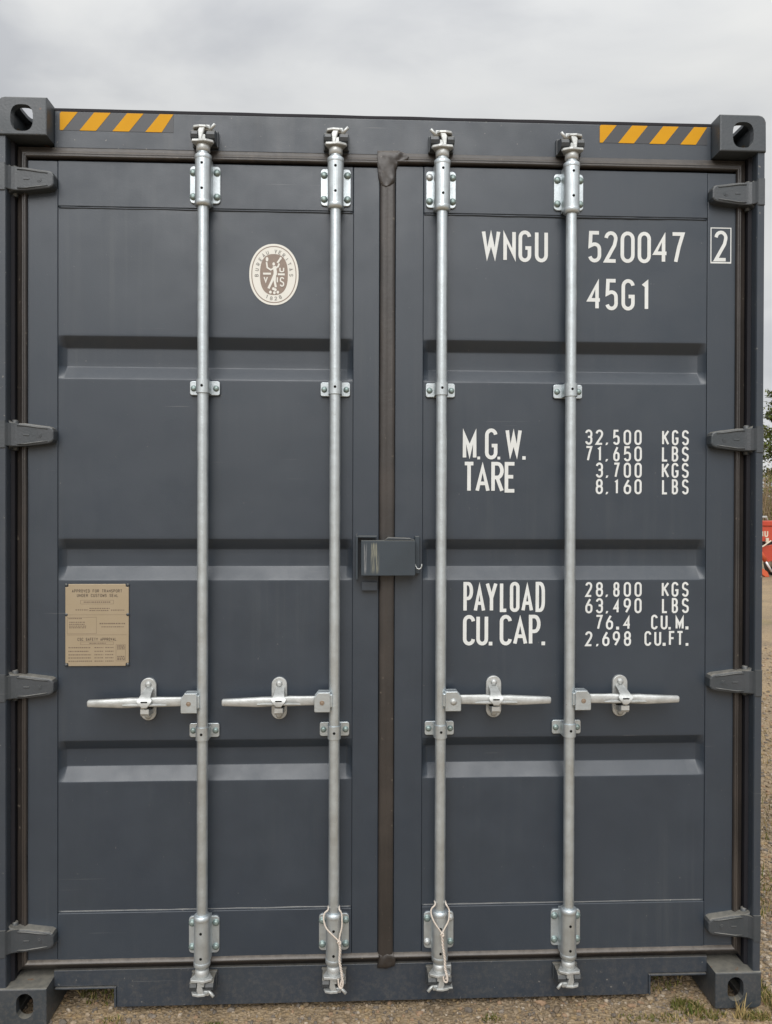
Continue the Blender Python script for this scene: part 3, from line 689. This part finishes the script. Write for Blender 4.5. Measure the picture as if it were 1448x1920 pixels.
# ------------------------------------------------------------------ lettering: single stroke alphabet drawn as flat ribbons
def arc(cx, cy, rx, ry, a0, a1, n=9):
    return [(cx+rx*math.cos(math.radians(a0+(a1-a0)*k/n)), cy+ry*math.sin(math.radians(a0+(a1-a0)*k/n))) for k in range(n+1)]
def glyph(c, w, h):
    r = w/2; q = min(r*1.12, h*.24); m = h*.52
    if c in '0O': return [arc(r, h-q, r, q, 0, 180)+arc(r, q, r, q, 180, 360)+[(w, h-q)]]
    if c == '1': return [[(0, h*.83), (w, h), (w, 0)]] if w < h*.2 else [[(w*.25, h*.84), (w*.60, h), (w*.60, 0)]]
    if c == '2': return [arc(r, h-q, r, q, 175, -15)+[(w*.86, h*.56), (0, 0), (w, 0)]]
    if c == '3': return [arc(r, h-q, r, q, 170, 0)+arc(w-r*.75, m+h*.13, r*.75, h*.13, 0, -90, 5)+[(w*.35, m)], [(w*.45, m)]+arc(w-r*.75, m-h*.15, r*.75, h*.15, 90, 0, 5)+arc(r, q, r, q, 0, -170)]
    if c == '4': return [[(w*.74, 0), (w*.74, h), (0, h*.30), (w, h*.30)]]
    if c == '5': return [[(w*.94, h), (w*.10, h), (w*.04, h*.53)]+arc(r, h*.42, r*.98, h*.17, 120, 0, 6)+arc(r, q, r, q, 0, -165)]
    if c == '6': return [[(w*.72, h), (w*.22, h*.64), (0, h*.40)], arc(r, q, r, q, 180, 360)+arc(r, h*.42, r, h*.16, 0, 180)+[(0, q)]]
    if c == '9': return [[(w-x, h-y) for x, y in p] for p in glyph('6', w, h)]
    if c == '7': return [[(0, h), (w, h), (w*.62, h*.52), (w*.32, 0)]]
    if c == '8':
        a, b = h*.26, h*.24
        return [arc(r, h-q*.9, r*.9, q*.9, 0, 180)+arc(r, m+b*.72, r*.9, b*.72, 180, 360)+[(r+r*.9, h-q*.9)], arc(r, m-a*.62, r, a*.62, 0, 180)+arc(r, q, r, q, 180, 360)+[(w, m-a*.62)]]
    if c == 'W': return [[(0, h), (w*.24, 0), (w*.5, h*.86), (w*.76, 0), (w, h)]]
    if c == 'M': return [[(0, 0), (0, h), (w*.5, h*.22), (w, h), (w, 0)]]
    if c == 'N': return [[(0, 0), (0, h), (w, 0), (w, h)]]
    if c == 'G': return [arc(r, h-q, r, q, 8, 180)+arc(r, q, r, q, 180, 360)+[(w, h*.44), (w*.55, h*.44)]]
    if c == 'C': return [arc(r, h-q, r, q, 4, 180)+arc(r, q, r, q, 180, 356)]
    if c == 'U': return [[(0, h)]+arc(r, q, r, q, 180, 360)+[(w, h)]]
    if c == 'T': return [[(0, h), (w, h)], [(r, h), (r, 0)]]
    if c == 'A': return [[(0, 0), (r, h), (w, 0)], [(w*.16, h*.27), (w*.84, h*.27)]]
    if c == 'R': return [[(0, 0), (0, h)]+[(w*.45, h)]+arc(w*.5, h*.745, w*.5, h*.255, 90, -90)+[(0, h*.49)], [(w*.45, h*.49), (w, 0)]]
    if c == 'P': return [[(0, 0), (0, h)]+[(w*.45, h)]+arc(w*.5, h*.725, w*.5, h*.275, 90, -90)+[(0, h*.45)]]
    if c == 'E': return [[(w, h), (0, h), (0, 0), (w, 0)], [(0, h*.52), (w*.85, h*.52)]]
    if c == 'F': return [[(w, h), (0, h), (0, 0)], [(0, h*.52), (w*.85, h*.52)]]
    if c == 'Y': return [[(0, h), (r, h*.46), (w, h)], [(r, h*.5), (r, 0)]]
    if c == 'V': return [[(0, h), (r, 0), (w, h)]]
    if c == 'I': return [[(r, 0), (r, h)]]
    if c == 'L': return [[(0, h), (0, 0), (w, 0)]]
    if c == 'D': return [[(0, 0), (0, h), (w*.4, h)]+arc(w*.45, h-h*.30, w*.55, h*.30, 90, 0, 6)+arc(w*.45, h*.30, w*.55, h*.30, 0, -90, 6)+[(0, 0)]]
    if c == 'B': return [[(0, 0), (0, h), (w*.45, h)]+arc(w*.5, h*.76, w*.44, h*.24, 90, -90)+[(0, m)], [(w*.5, m)]+arc(w*.5, h*.26, w*.5, h*.26, 90, -90)+[(0, 0)]]
    if c == 'H': return [[(0, 0), (0, h)], [(w, 0), (w, h)], [(0, h*.5), (w, h*.5)]]
    if c == 'K': return [[(0, 0), (0, h)], [(w, h), (0, h*.40)], [(w*.32, h*.56), (w, 0)]]
    if c == 'S': return [arc(r, h-q, r, q, 8, 180)+[(0, h*.66)]+[(w*.12, h*.57), (w*.88, h*.43), (w, h*.34)]+arc(r, q, r, q, 0, -172)]
    return []
def ribbon(pts, hw, lim=None):
    """left and right edge of a polyline of half width hw, mitred"""
    P2 = []
    for p in pts:
        if not P2 or (p[0]-P2[-1][0])**2+(p[1]-P2[-1][1])**2 > 1e-9*(1+0*hw): P2.append(p)
    closed = len(P2) > 3 and math.hypot(P2[0][0]-P2[-1][0], P2[0][1]-P2[-1][1]) < hw*.3
    if closed: P2 = P2[:-1]
    n = len(P2); Lr = []; Rr = []
    for i in range(n):
        a = P2[i-1] if (i > 0 or closed) else None; b = P2[(i+1) % n] if (i < n-1 or closed) else None; p = P2[i]
        def nn(u, v):
            d = math.hypot(v[0]-u[0], v[1]-u[1]) or 1e-9; return (-(v[1]-u[1])/d, (v[0]-u[0])/d)
        if a is None: q = nn(p, b); k = 1
        elif b is None: q = nn(a, p); k = 1
        else:
            n0, n1_ = nn(a, p), nn(p, b); s = (n0[0]+n1_[0], n0[1]+n1_[1]); d = math.hypot(*s) or 1e-6
            q = (s[0]/d, s[1]/d); k = 1/max(.13, q[0]*n0[0]+q[1]*n0[1])
        Lr.append([p[0]+q[0]*hw*k, p[1]+q[1]*hw*k]); Rr.append([p[0]-q[0]*hw*k, p[1]-q[1]*hw*k])
    if lim:
        for e in Lr+Rr: e[1] = max(lim[0], min(lim[1], e[1]))
    return Lr, Rr, closed
def strokes(g, polys, hw, place, y, mi=0, lim=None):
    for s, poly in enumerate(polys):
        Lr, Rr, closed = ribbon(poly, hw, lim); n = len(Lr); vs = []
        for a, b in zip(Lr, Rr):
            pa, pb = place(a), place(b); vs += [(pa[0], y-s*.00005, pa[1]), (pb[0], y-s*.00005, pb[1])]
        rng_ = range(n if closed else n-1)
        g.add(vs, [(2*i, 2*i+1, 2*((i+1) % n)+1, 2*((i+1) % n)) for i in rng_], mi)
def put_char(g, c, x0, x1, z0, z1, st, y, mi=0):
    if c == '.':
        s = min(x1-x0, .30*(z1-z0)); g.add([(x0, y, z0), (x0+s, y, z0), (x0+s, y, z0+s), (x0, y, z0+s)], [(0,1,2,3)], mi); return
    if c == ',':
        g.add([(x0, y, z0-.001), (x0+st*.8, y, z0), (x0+st*1.35, y, z0+st*1.1), (x0+st*.30, y, z0+st*1.1)], [(0,1,2,3)], mi); return
    h = (z1-z0)-st; w = (x1-x0)-st
    strokes(g, glyph(c, max(w, .0001), h), st/2, lambda p: (x0+st/2+p[0], z0+st/2+p[1]), y, mi, (-st/2, h+st/2))
ROWS = [
 (2428, 2531, [('W',304,365),('N',375,416),('G',425,467),('U',479,522)], 11.8),
 (2431, 2534, [('5',655,699),('2',709,753),('0',763,810),('0',820,864),('4',872,922),('7',930,976)], 11.8),
 (2440, 2541, [('2',1075,1119)], 11.2),
 (2275, 2378, [('4',653,701),('5',713,755),('G',767,811),('1',833,856)], 11.8),
 (1783, 1884, [('M',244,289),('.',292,301),('G',317,358),('.',358,367),('W',384,438),('.',440,451)], 11.8),
 (1675, 1775, [('T',245,285),('A',286,333),('R',338,379),('E',382,420)], 11.8),
 (1833, 1883, [('3',648,672),('2',683,708),(',',716,726),('5',741,763),('0',776,801),('0',812,836)], 6.7),
 (1833, 1883, [('K',904,928),('G',937,959),('S',971,994)], 6.7),
 (1779, 1829, [('7',649,672),('1',684,708),(',',716,726),('6',742,763),('5',777,801),('0',812,837)], 6.7),
 (1779, 1829, [('L',904,925),('B',937,959),('S',971,994)], 6.7),
 (1725, 1775, [('3',684,708),(',',717,727),('7',742,763),('0',777,801),('0',813,837)], 6.7),
 (1725, 1775, [('K',904,929),('G',937,960),('S',971,994)], 6.7),
 (1671, 1721, [('8',684,708),(',',717,727),('1',742,764),('6',777,802),('0',813,837)], 6.7),
 (1671, 1721, [('L',905,925),('B',938,959),('S',972,994)], 6.7),
 (1284, 1383, [('P',248,280),('A',282,320),('Y',321,360),('L',368,395),('O',401,433),('A',439,478),('D',486,517)], 11.2),
 (1175, 1275, [('C',247,287),('U',291,330),('.',332,344),('C',368,408),('A',412,459),('P',464,503),('.',506,518)], 11.8),
 (1333, 1382, [('2',651,674),('8',686,710),(',',718,729),('8',744,765),('0',779,803),('0',815,839)], 6.7),
 (1333, 1382, [('K',906,931),('G',939,962),('S',974,996)], 6.7),
 (1279, 1329, [('6',651,675),('3',686,710),(',',719,729),('4',744,766),('9',779,803),('0',815,839)], 6.7),
 (1279, 1329, [('L',907,927),('B',940,961),('S',974,997)], 6.7),
 (1225, 1274, [('7',685,709),('6',720,744),('.',754,764),('4',778,803)], 6.7),
 (1225, 1274, [('C',871,893),('U',903,926),('.',929,937),('M',953,980),('.',986,996)], 6.7),
 (1171, 1220, [('2',651,675),(',',687,698),('6',708,732),('9',743,767),('8',780,804)], 6.7),
 (1171, 1220, [('C',849,872),('U',882,905),('.',910,920),('F',931,952),('T',956,980),('.',987,996)], 6.7),
]
for z0, z1, chars, st in ROWS:
    g = MB(); on_stile = chars[0][1] > 1053
    for c, a, b in chars: put_char(g, c, a/1000, b/1000, z0/1000, z1/1000, st/1000, 0.0)
    # the paint follows the sheet: take each point's depth from the slightly wavy panel
    def skin(x, z):
        if on_stile: return YS-.0006
        ed = max(0.0, min(1.0, min((x-PX0)/.017, (PX1-x)/.017)))
        return YP + (.0026*nz((x*2.1+5, 0, z*2.6), 1.0)+.0009*nz((x*6, 3, z*7)))*ed - .0012
    g.v = [(x, skin(x, z)+y, z) for x, y, z in g.v]
    obj('lettering', g, 'white_print', BOX, recalc=False)
g = MB(); q = 3.2e-3
for a, b, c, d in ((1.062, 1.132, 2.433, 2.433+q*1.6), (1.062, 1.132, 2.551-q, 2.551), (1.062, 1.062+q, 2.433+q*1.6, 2.551-q), (1.132-q, 1.132, 2.433+q*1.6, 2.551-q)):
    g.add([(a, YS-.0006, c), (b, YS-.0006, c), (b, YS-.0006, d), (a, YS-.0006, d)], [(0,1,2,3)])
obj('lettering_frame', g, 'white_print', BOX, recalc=False)

# ------------------------------------------------------------------ hazard tape on the header
for x0, x1, z0 in ((-1.0475, -.690, 2.823), (.692, 1.050, 2.823)):
    g = MB(); g.box(x0, x1, YF-.0009, YF+.002, z0, z0+.058); T = obj('hazard_tape', g, 'tape_base', BOX)
    w, p, sh, hgt = .052, .1035, .046, .058
    for k in range(4):
        a = x0-.044+.044*(k == 0)*0+p*k+.002
        poly = [(a, z0), (a+w, z0), (a+w+sh, z0+hgt), (a+sh, z0+hgt)]
        cut = []
        for i in range(4):      # clip to the tape's left end
            (xa, za), (xb, zb) = poly[i], poly[(i+1) % 4]
            if xa >= x0: cut.append((xa, za))
            if (xa < x0) != (xb < x0):
                t = (x0-xa)/(xb-xa); cut.append((x0, za+t*(zb-za)))
        cut = [(min(x, x1), z) for x, z in cut]
        g = MB(); g.add([(x, YF-.0015, z) for x, z in cut], [tuple(range(len(cut)))]); obj('stripe', g, 'yellow_tape', T, recalc=False)

# ------------------------------------------------------------------ oval emblem sticker
EX, EZ, EA, EB = -.3690, 2.3745, .0790, .0985
def panel_y(x, z): return YP+(.0026*nz((x*2.1+5, 0, z*2.6))+.0009*nz((x*6, 3, z*7)))
EY = min(panel_y(EX+dx, EZ+dz) for dx in (-.08, 0, .08) for dz in (-.1, 0, .1))-.0008
def disc(a, b, y, pw=1.0, n=64):
    g = MB(); p = oval(2*a, 2*b, pw, n); g.add([(EX+x, y, EZ+z) for x, z in p], [tuple(range(n))]); return g
E_ = obj('emblem_sticker', disc(EA, EB, EY, .94), 'sticker_white', BOX, recalc=False)
g = MB()
o1, o2 = oval(2*EA*.915, 2*EB*.93, .94, 64), oval(2*EA*.880, 2*EB*.90, .94, 64)
g.add([(EX+x, EY-.0003, EZ+z) for x, z in o1+o2], [(i, (i+1) % 64, 64+(i+1) % 64, 64+i) for i in range(64)]); obj('ring_line', g, 'sticker_brown', E_, recalc=False)
obj('medallion', disc(EA*.565, EB*.668, EY-.0003, .80), 'sticker_brown', E_, recalc=False)
g = MB()
def ring_text(txt, a0, a1):
    for i, c in enumerate(txt):
        if c == ' ': continue
        t = math.radians(a0+(a1-a0)*i/(len(txt)-1)); top_ = a1 < a0
        px, pz = EX+EA*.715*math.cos(t), EZ+EB*.775*math.sin(t)
        rot = t-math.pi/2 if top_ else t+math.pi/2
        cw_, ch_, st = .0085, .0125, .0022
        cr_, sr_ = math.cos(rot), math.sin(rot)
        strokes(g, glyph(c, cw_-st, ch_-st), st/2, lambda p: (px+(p[0]-cw_/2)*cr_-(p[1]-ch_/2)*sr_, pz+(p[0]-cw_/2)*sr_+(p[1]-ch_/2)*cr_), EY-.0004)
ring_text('BUREAU VERITAS', 182, -2); ring_text('1828', 248, 292)
obj('ring_lettering', g, 'sticker_grey', E_, recalc=False)
g = MB(); YE = EY-.0008
def L2(u, v): return (EX+u*EA, EZ+v*EB)
def st2(pts, w0, w1=None, k=0):
    w1 = w1 or w0; hw = (w0+w1)/4
    strokes(g, [[(u*EA, v*EB) for u, v in pts]], hw, lambda p: (EX+p[0], EZ+p[1]), YE-k*.00006)
def blob(u, v, a, b, k):
    p = oval(2*a*EA, 2*b*EB, 1, 14); c = L2(u, v); g.add([(c[0]+x, YE-k*.00006, c[1]+z) for x, z in p], [tuple(range(14))])
blob(-.01, .34, .055, .055, 1)                                            # head
st2([(.01, .27), (.055, .10), (.05, -.02)], .0105, k=2)                   # trunk
st2([(.06, .20), (.17, .26), (.21, .36)], .0055, k=3); st2([(.14, .38), (.27, .53)], .0060, k=4); blob(.27, .53, .045, .045, 5)
st2([(.0, .20), (-.13, .15), (-.27, .22), (-.30, .40)], .0050, k=6); blob(-.28, .49, .055, .075, 7)
st2([(.03, .0), (-.08, -.22), (-.22, -.46)], .0075, k=8); st2([(.05, .0), (.03, -.22), (.08, -.42)], .0070, k=9)
st2([(-.44, .02), (-.12, .02)], .0065, k=10); st2([(.16, .005), (.44, .005)], .0065, k=11)
for c, u0, u1, v0, v1 in (('V', -.42, -.24, -.30, -.07), ('I', .10, .18, -.28, -.07), ('S', .24, .42, -.40, -.08), ('U', .22, .42, .07, .24)):
    x0, z0 = L2(u0, v0); x1, z1 = L2(u1, v1); put_char(g, c, x0, x1, z0, z1, .0042, YE-.0009)
for u, v in ((-.14, -.58), (.02, -.60), (.16, -.58), (.06, -.50), (-.02, -.47)): blob(u, v, .055, .05, 13+int(u*20)); 
obj('figure', g, 'sticker_white', E_, recalc=False)

# ------------------------------------------------------------------ approval plate
PLX0, PLX1, PLZ0, PLZ1 = -1.0280, -.8285, 1.1160, 1.3780
PY = min(panel_y(-x, z) for x in (.83, .93, 1.02) for z in (1.12, 1.25, 1.37))-.0040
g = MB(); c_ = .010
g.prism([(PLX0+c_, PLZ0), (PLX1-c_, PLZ0), (PLX1-c_*.9, PLZ0+c_*.9), (PLX1, PLZ0+c_), (PLX1, PLZ1-c_), (PLX1-c_*.9, PLZ1-c_*.9), (PLX1-c_, PLZ1), (PLX0+c_, PLZ1), (PLX0+c_*.9, PLZ1-c_*.9), (PLX0, PLZ1-c_), (PLX0, PLZ0+c_), (PLX0+c_*.9, PLZ0+c_*.9)], PY, PY+.0022, 'y', bev=.0007)
PL = obj('data_plate', g, 'tan_plate', BOX)
def pl(u, v): return PLX0+(PLX1-PLX0)*u, PLZ1-(PLZ1-PLZ0)*v
for u in (.015, .985):
    for v in (.012, .372, .985):
        x, z = pl(u, v); q = MB(); q.lathe([(.0050, 0), (.0048, -.0018), (.0022, -.0030)], (x, PY+.0006, z), 'y', 12); obj('rivet', q, 'hinge_paint', PL)
g = MB()
def line_text(txt, uc, v0, v1, u_w, st):
    x0, z1 = pl(uc-u_w/2, v0); x1, z0 = pl(uc+u_w/2, v1); p = (x1-x0)/len(txt)
    for i, c in enumerate(txt):
        if c != ' ': put_char(g, c, x0+p*i+p*.10, x0+p*i+p*.86, z0, z1, st, PY-.0003)
line_text('APPROVED FOR TRANSPORT', .50, .065, .103, .80, .0013); line_text('UNDER CUSTOMS SEAL', .51, .120, .158, .66, .0013); line_text('CSC SAFETY APPROVAL', .50, .655, .692, .62, .0013)
obj('lettering', g, 'plate_ink', PL, recalc=False)
g = MB(); rr = random.Random(3)
def rule(u0, v0, u1, v1, t=.0008):
    a, b = pl(u0, v0); c, d = pl(u1, v1); g.add([(a, PY-.0002, b+t/2), (c, PY-.0002, b+t/2), (c, PY-.0002, d-t/2), (a, PY-.0002, d-t/2)], [(0,1,2,3)])
def fine(u0, u1, v, h=.0030):      # print too fine to read: a broken grey line
    u = u0
    while u < u1:
        w = rr.uniform(.012, .03); e_ = min(u+w, u1); a, b = pl(u, v); c, _ = pl(e_, v)
        g.add([(a, PY-.00025, b-h/2), (c, PY-.00025, b-h/2), (c, PY-.00025, b+h/2), (a, PY-.00025, b+h/2)], [(0,1,2,3)]); u = e_+rr.uniform(.006, .012)
def frame(u0, v0, u1, v1):
    rule(u0, v0, u1, v0); rule(u0, v1, u1, v1)
    for u in (u0, u1):
        a, b = pl(u, v0); _, d = pl(u, v1); g.add([(a-.0004, PY-.0002, b), (a+.0004, PY-.0002, b), (a+.0004, PY-.0002, d), (a-.0004, PY-.0002, d)], [(0,1,2,3)])
frame(.24, .197, .76, .243); fine(.29, .71, .220, .0038); fine(.16, .36, .315); fine(.38, .70, .297); fine(.38, .68, .322); fine(.72, .93, .318)
rule(.03, .375, .97, .375); frame(.03, .405, .49, .605); rule(.03, .620, .97, .620); fine(.05, .26, .420); 
for v in (.465, .490, .512, .532): fine(.06, rr.uniform(.26, .36), v)
fine(.54, .95, .482, .0040); fine(.57, .93, .522)
frame(.24, .705, .76, .738); fine(.38, .64, .722)
for v, u in ((.775, .40), (.820, .37), (.862, .41), (.900, .41), (.940, .42)):
    fine(.05, u, v, .0034); fine(.46, .60, v); fine(.63, .76, v)
frame(.80, .74, .95, .94); 
for v in (.755, .772, .792, .885, .905, .922): fine(.82, .94, v, .0036)
obj('fine_print', g, 'plate_ink_soft', PL, recalc=False)

# ------------------------------------------------------------------ cords tied round the two middle rods
def catmull(p, n=10):
    p = [Vector(q) for q in p]; out = []
    for i in range(len(p)-1):
        a, b, c, d = p[max(i-1, 0)], p[i], p[i+1], p[min(i+2, len(p)-1)]
        for k in range(n):
            t = k/n; out.append(.5*((2*b)+(c-a)*t+(2*a-5*b+4*c-d)*t*t+(3*b-a-3*c+d)*t**3))
    return out+[p[-1]]
def lay(path, r, turns, off=0.0, rad=.0016):
    out = []
    for i, p in enumerate(path):
        t = turns*2*math.pi*i/len(path)+off; out.append(p+Vector((math.cos(t)*rad, math.sin(t)*rad, 0)))
    return out
def cord_thing(rx, left, right, drop, end, label):
    o = empty('tied_cord', (rx, 0, .10)); tag(o, label, 'cord', 'cords on the middle locking rods')
    def loc(ps): return [(x-rx, y, z-.10) for x, y, z in ps]
    back = [(left[0][0]+.002, .020, left[0][2]+.001), (rx, .036, left[0][2]+.001), (right[0][0]-.002, .020, right[0][2]+.001)]
    fl = [Vector(p) for p in left]; fr = [Vector(p) for p in right]
    loop = [tuple(p) for p in fl[::-1]]+back+[tuple(p) for p in fr]
    g = MB(); g.tube(catmull(loc(loop), 8), .0026, 8); obj('loop', g, 'cord', o)
    path = catmull(loc(drop), 14)
    g = MB()
    for off in (0, math.pi): g.tube(lay(path, 0, 9, off, .0022), .0024, 7)
    obj('tail', g, 'cord', o)
    g = MB(); k = Vector(loc([drop[0]])[0])
    g.tube([k+Vector((.0045*math.cos(t), -.003+.0020*math.sin(2*t), .0045*math.sin(t)-.002)) for t in [2*math.pi*i/14 for i in range(15)]], .0026, 7); obj('knot', g, 'cord', o)
    g = MB(); g.tube(catmull(loc(end), 8), .0028, 8); obj('end_loop', g, 'cord', o)
cord_thing(-.1705, [(-.1885, -.004, .3500), (-.1995, -.006, .3400), (-.2019, -.010, .3229), (-.1934, -.014, .2974), (-.1732, -.0145, .2751), (-.1530, -.013, .2544)],
           [(-.1525, -.004, .3500), (-.1455, -.005, .3380), (-.1440, -.008, .3180), (-.1447, -.010, .2965), (-.1497, -.012, .2763), (-.1530, -.013, .2544)],
           [(-.1530, -.014, .2544), (-.1496, -.014, .2289), (-.1512, -.013, .1951), (-.1460, -.016, .1646), (-.1426, -.020, .1408), (-.1493, -.020, .1139)],
           [(-.1460, -.022, .155), (-.1400, -.024, .130), (-.1450, -.024, .112), (-.1530, -.022, .118), (-.1555, -.021, .140)], 'off-white cord tied round the rod left of the centre seal')
cord_thing(.1695, [(.1520, -.004, .3600), (.1405, -.006, .3480), (.1392, -.010, .3331), (.1478, -.014, .3109), (.1649, -.0145, .2850), (.1734, -.014, .2730)],
           [(.1875, -.004, .3600), (.1948, -.006, .3480), (.1970, -.009, .3371), (.1937, -.012, .3116), (.1802, -.014, .2864), (.1734, -.014, .2730)],
           [(.1734, -.015, .2730), (.1769, -.014, .2304), (.1822, -.013, .1963), (.1840, -.016, .1622), (.1892, -.020, .1400), (.1860, -.020, .1320)],
           [(.1850, -.022, .150), (.1900, -.024, .135), (.1880, -.024, .124), (.1800, -.022, .126), (.1770, -.021, .140)], 'off-white cord tied round the rod right of the centre seal')

# ------------------------------------------------------------------ red machine standing beyond the container
MX, MY = 9.50, 15.5
M_ = tag(empty('farm_implement', (MX+1.0, MY, 0)), 'red farm implement with white letters and hydraulic ram beyond the container', 'machine')
def mp_(name, g, mt, par=None): return obj(name, g, mt, par or M_, (-(MX+1.0), -MY, 0) if par is None else (0, 0, 0))
g = MB(); g.box(MX-.55, MX+2.3, MY+.00, MY+.16, 1.205, 1.335, bev=.02); mp_('main_beam', g, 'machine_red')
g = MB(); g.tube([(MX-.6, MY+.05, 1.415), (MX+.17, MY+.05, 1.42), (MX+.20, MY+.06, 1.33)], .028, 10); mp_('top_rail', g, 'machine_grey')
g = MB(); g.box(MX-.55, MX+2.2, MY+.03, MY+.09, .845, 1.200, bev=.01); pp = mp_('name_board', g, 'machine_red')
g = MB()
put_char(g, 'H', MX-.015, MX+.085, .945, 1.100, .036, MY+.027); put_char(g, 'U', MX+.112, MX+.205, .945, 1.100, .032, MY+.027)
o = obj('lettering', g, 'machine_cream', pp, recalc=False)
g = MB(); g.box(MX+.13, MX+.20, MY-.02, MY+.025, .815, .925, bev=.008); mp_('marker_block', g, 'machine_cream')
g = MB(); g.box(MX-.5, MX+2.1, MY+.10, MY+.50, .70, .835, bev=.01); mp_('cross_member', g, 'machine_dark')
g = MB(); g.tube(catmull([(MX-.2, MY-.03, .62), (MX+.02, MY-.05, .72), (MX+.14, MY-.05, .80), (MX+.24, MY-.03, .86)], 8), .018, 8); mp_('hose', g, 'machine_cream')
g = MB(); g.prism([(MX-.25, .66), (MX+.10, .73), (MX+.55, .80), (MX+.62, .40), (MX+.22, .36), (MX-.05, .44)], MY+.05, MY+.11, 'y', bev=.01); mp_('side_plate', g, 'machine_red')
g = MB(); g.tube([(MX-.10, MY-.02, .74), (MX+.115, MY-.02, .385)], .050, 14); cy = mp_('hydraulic_cylinder', g, 'machine_orange')
g = MB(); g.tube([(MX+.11, MY-.02, .393), (MX+.27, MY-.02, .130)], .024, 12); obj('piston_rod', g, 'chrome', cy)
g = MB(); g.prism([(MX-.30, .34), (MX-.02, .25), (MX+.10, .19), (MX+.20, .12), (MX+.24, .0), (MX+.14, .0), (MX+.06, .06), (MX-.1, .10), (MX-.30, .16)], MY+.02, MY+.10, 'y', bev=.012); mp_('lower_arm', g, 'machine_orange')
for a in (.55, 1.9):
    g = MB(); g.prism([(MX+a, 1.2), (MX+a+.12, 1.2), (MX+a+.16, .0), (MX+a, .0)], MY+.10, MY+.22, 'y', bev=.01); mp_('frame_leg', g, 'machine_red')
    g = MB(); g.lathe([(.16, -.09), (.30, -.08), (.32, 0), (.30, .08), (.16, .09)], (MX+a+.06, MY+.55, .32), 'x', 24); wh = mp_('wheel', g, 'machine_dark')
    g = MB(); g.lathe([(.05, -.095), (.15, -.092), (.15, .092), (.05, .095)], (MX+a+.06, MY+.55, .32), 'x', 16); obj('rim', g, 'machine_cream', wh)

# ------------------------------------------------------------------ trees and thicket behind the yard
mat('bark', (.13, .10, .075), .9, spec=.2, var=.6, vscale=4)
mat('needles', (.085, .115, .022), .75, spec=.25, var=.9, vscale=1.3, col2=(.16, .165, .035))
mat('needles_dark', (.045, .066, .016), .75, spec=.25, var=.7, vscale=1.3, col2=(.075, .09, .02))
mat('twigs', (.30, .225, .14), .9, spec=.1, var=.9, vscale=.8, col2=(.20, .15, .09))
mat('twigs_green', (.14, .14, .04), .9, spec=.1, var=.7, vscale=.8)
def tree(x, y, h, rad, seed, label, dens=1.0):
    r = random.Random(seed); t = tag(empty('pine_tree', (x, y, 0)), label, 'tree', 'trees behind the yard')
    g = MB(); g.tube([(0, 0, -.1), (.05, .03, h*.3), (-.05, .06, h*.65), (0, 0, h*.98)], [h*.020, h*.016, h*.010, h*.002], 8)
    limbs = []
    k = int(44*dens)
    for i in range(k):
        z = h*(.24+.72*i/k); a = r.random()*6.28; ln = rad*(1.06-.85*((z/h-.24)/.76))*r.uniform(.65, 1.15)
        tip = Vector((math.cos(a)*ln, math.sin(a)*ln, z+ln*r.uniform(-.10, .40))); b = Vector((0, 0, z)); mid = b.lerp(tip, .55)+Vector((0, 0, -.08*ln))
        g.tube([b, mid, tip], [h*.0045, h*.003, h*.001], 5); limbs.append((b, mid, tip, ln))
    obj('trunk', g, 'bark', t)
    g = MB()
    for b, mid, tip, ln in limbs:
        nb = int(150*dens*max(.5, ln/rad))
        for _ in range(nb):
            u = r.uniform(.18, 1.05); p = (b.lerp(mid, u/.55) if u < .55 else mid.lerp(tip, (u-.55)/.45)) + Vector((r.gauss(0, .13)*ln, r.gauss(0, .13)*ln, r.gauss(-.02, .075)*ln+r.random()*.12))
            a = Vector((r.gauss(0, 1), r.gauss(0, 1), r.gauss(.35, .6))).normalized()*r.uniform(.11, .24); c = Vector((r.gauss(0, 1), r.gauss(0, 1), r.gauss(0, 1))).normalized()*r.uniform(.035, .075)
            g.add([p-c, p+c, p+a+c*.3, p+a-c*.3], [(0,1,2,3)], 0 if r.random() < .62 else 1)
    obj('crown', g, ['needles', 'needles_dark'], t, recalc=False)
tree(26.7, 45, 10.4, 2.5, 1, 'yellow green pine tree at the right edge behind the red implement', 1.25)
tree(25.6, 57, 6.6, 2.2, 2, 'shorter pine tree farther back, seen between container and nearest pine', .8)
tree(34.0, 52, 9.5, 2.7, 4, 'tall pine tree standing right of the nearest pine', .8)
tree(-24.5, 46, 9.0, 2.4, 6, 'pine tree beyond the left side of the container', .8)
g = MB(); r = random.Random(9)
def thicket(x0, x1, y0, y1, n, hmax):
    for _ in range(n):
        x, y = r.uniform(x0, x1), r.uniform(y0, y1); h = hmax*r.uniform(.35, 1.0); lx, ly = r.gauss(0, .16)*h, r.gauss(0, .16)*h; w = r.uniform(.012, .035)
        mi = 1 if r.random() < .16 else 0; a = r.random()*3.14; dx, dy = math.cos(a)*w, math.sin(a)*w
        g.add([(x-dx, y-dy, -.05), (x+dx, y+dy, -.05), (x+lx*.5+dx*.7, y+ly*.5+dy*.7, h*.55), (x+lx*.5-dx*.7, y+ly*.5-dy*.7, h*.55), (x+lx, y+ly, h)], [(0,1,2,3), (3,2,4)], mi)
        for _ in range(3):
            t = r.uniform(.3, .95); q = Vector((x+lx*t, y+ly*t, h*t)); d = Vector((r.gauss(0, .5), r.gauss(0, .5), r.uniform(.2, .8)))*r.uniform(.3, .7)
            g.add([q, q+Vector((w, 0, .03)), q+d], [(0,1,2)], mi)
thicket(17, 48, 38, 47, 7000, 4.4); thicket(-48, -12, 38, 47, 5000, 4.2); thicket(-12, 17, 42, 48, 2500, 4.0)
tag(obj('undergrowth', g, ['twigs', 'twigs_green'], recalc=False), 'brown leafless thicket along the back of the yard', 'thicket', kind='stuff')
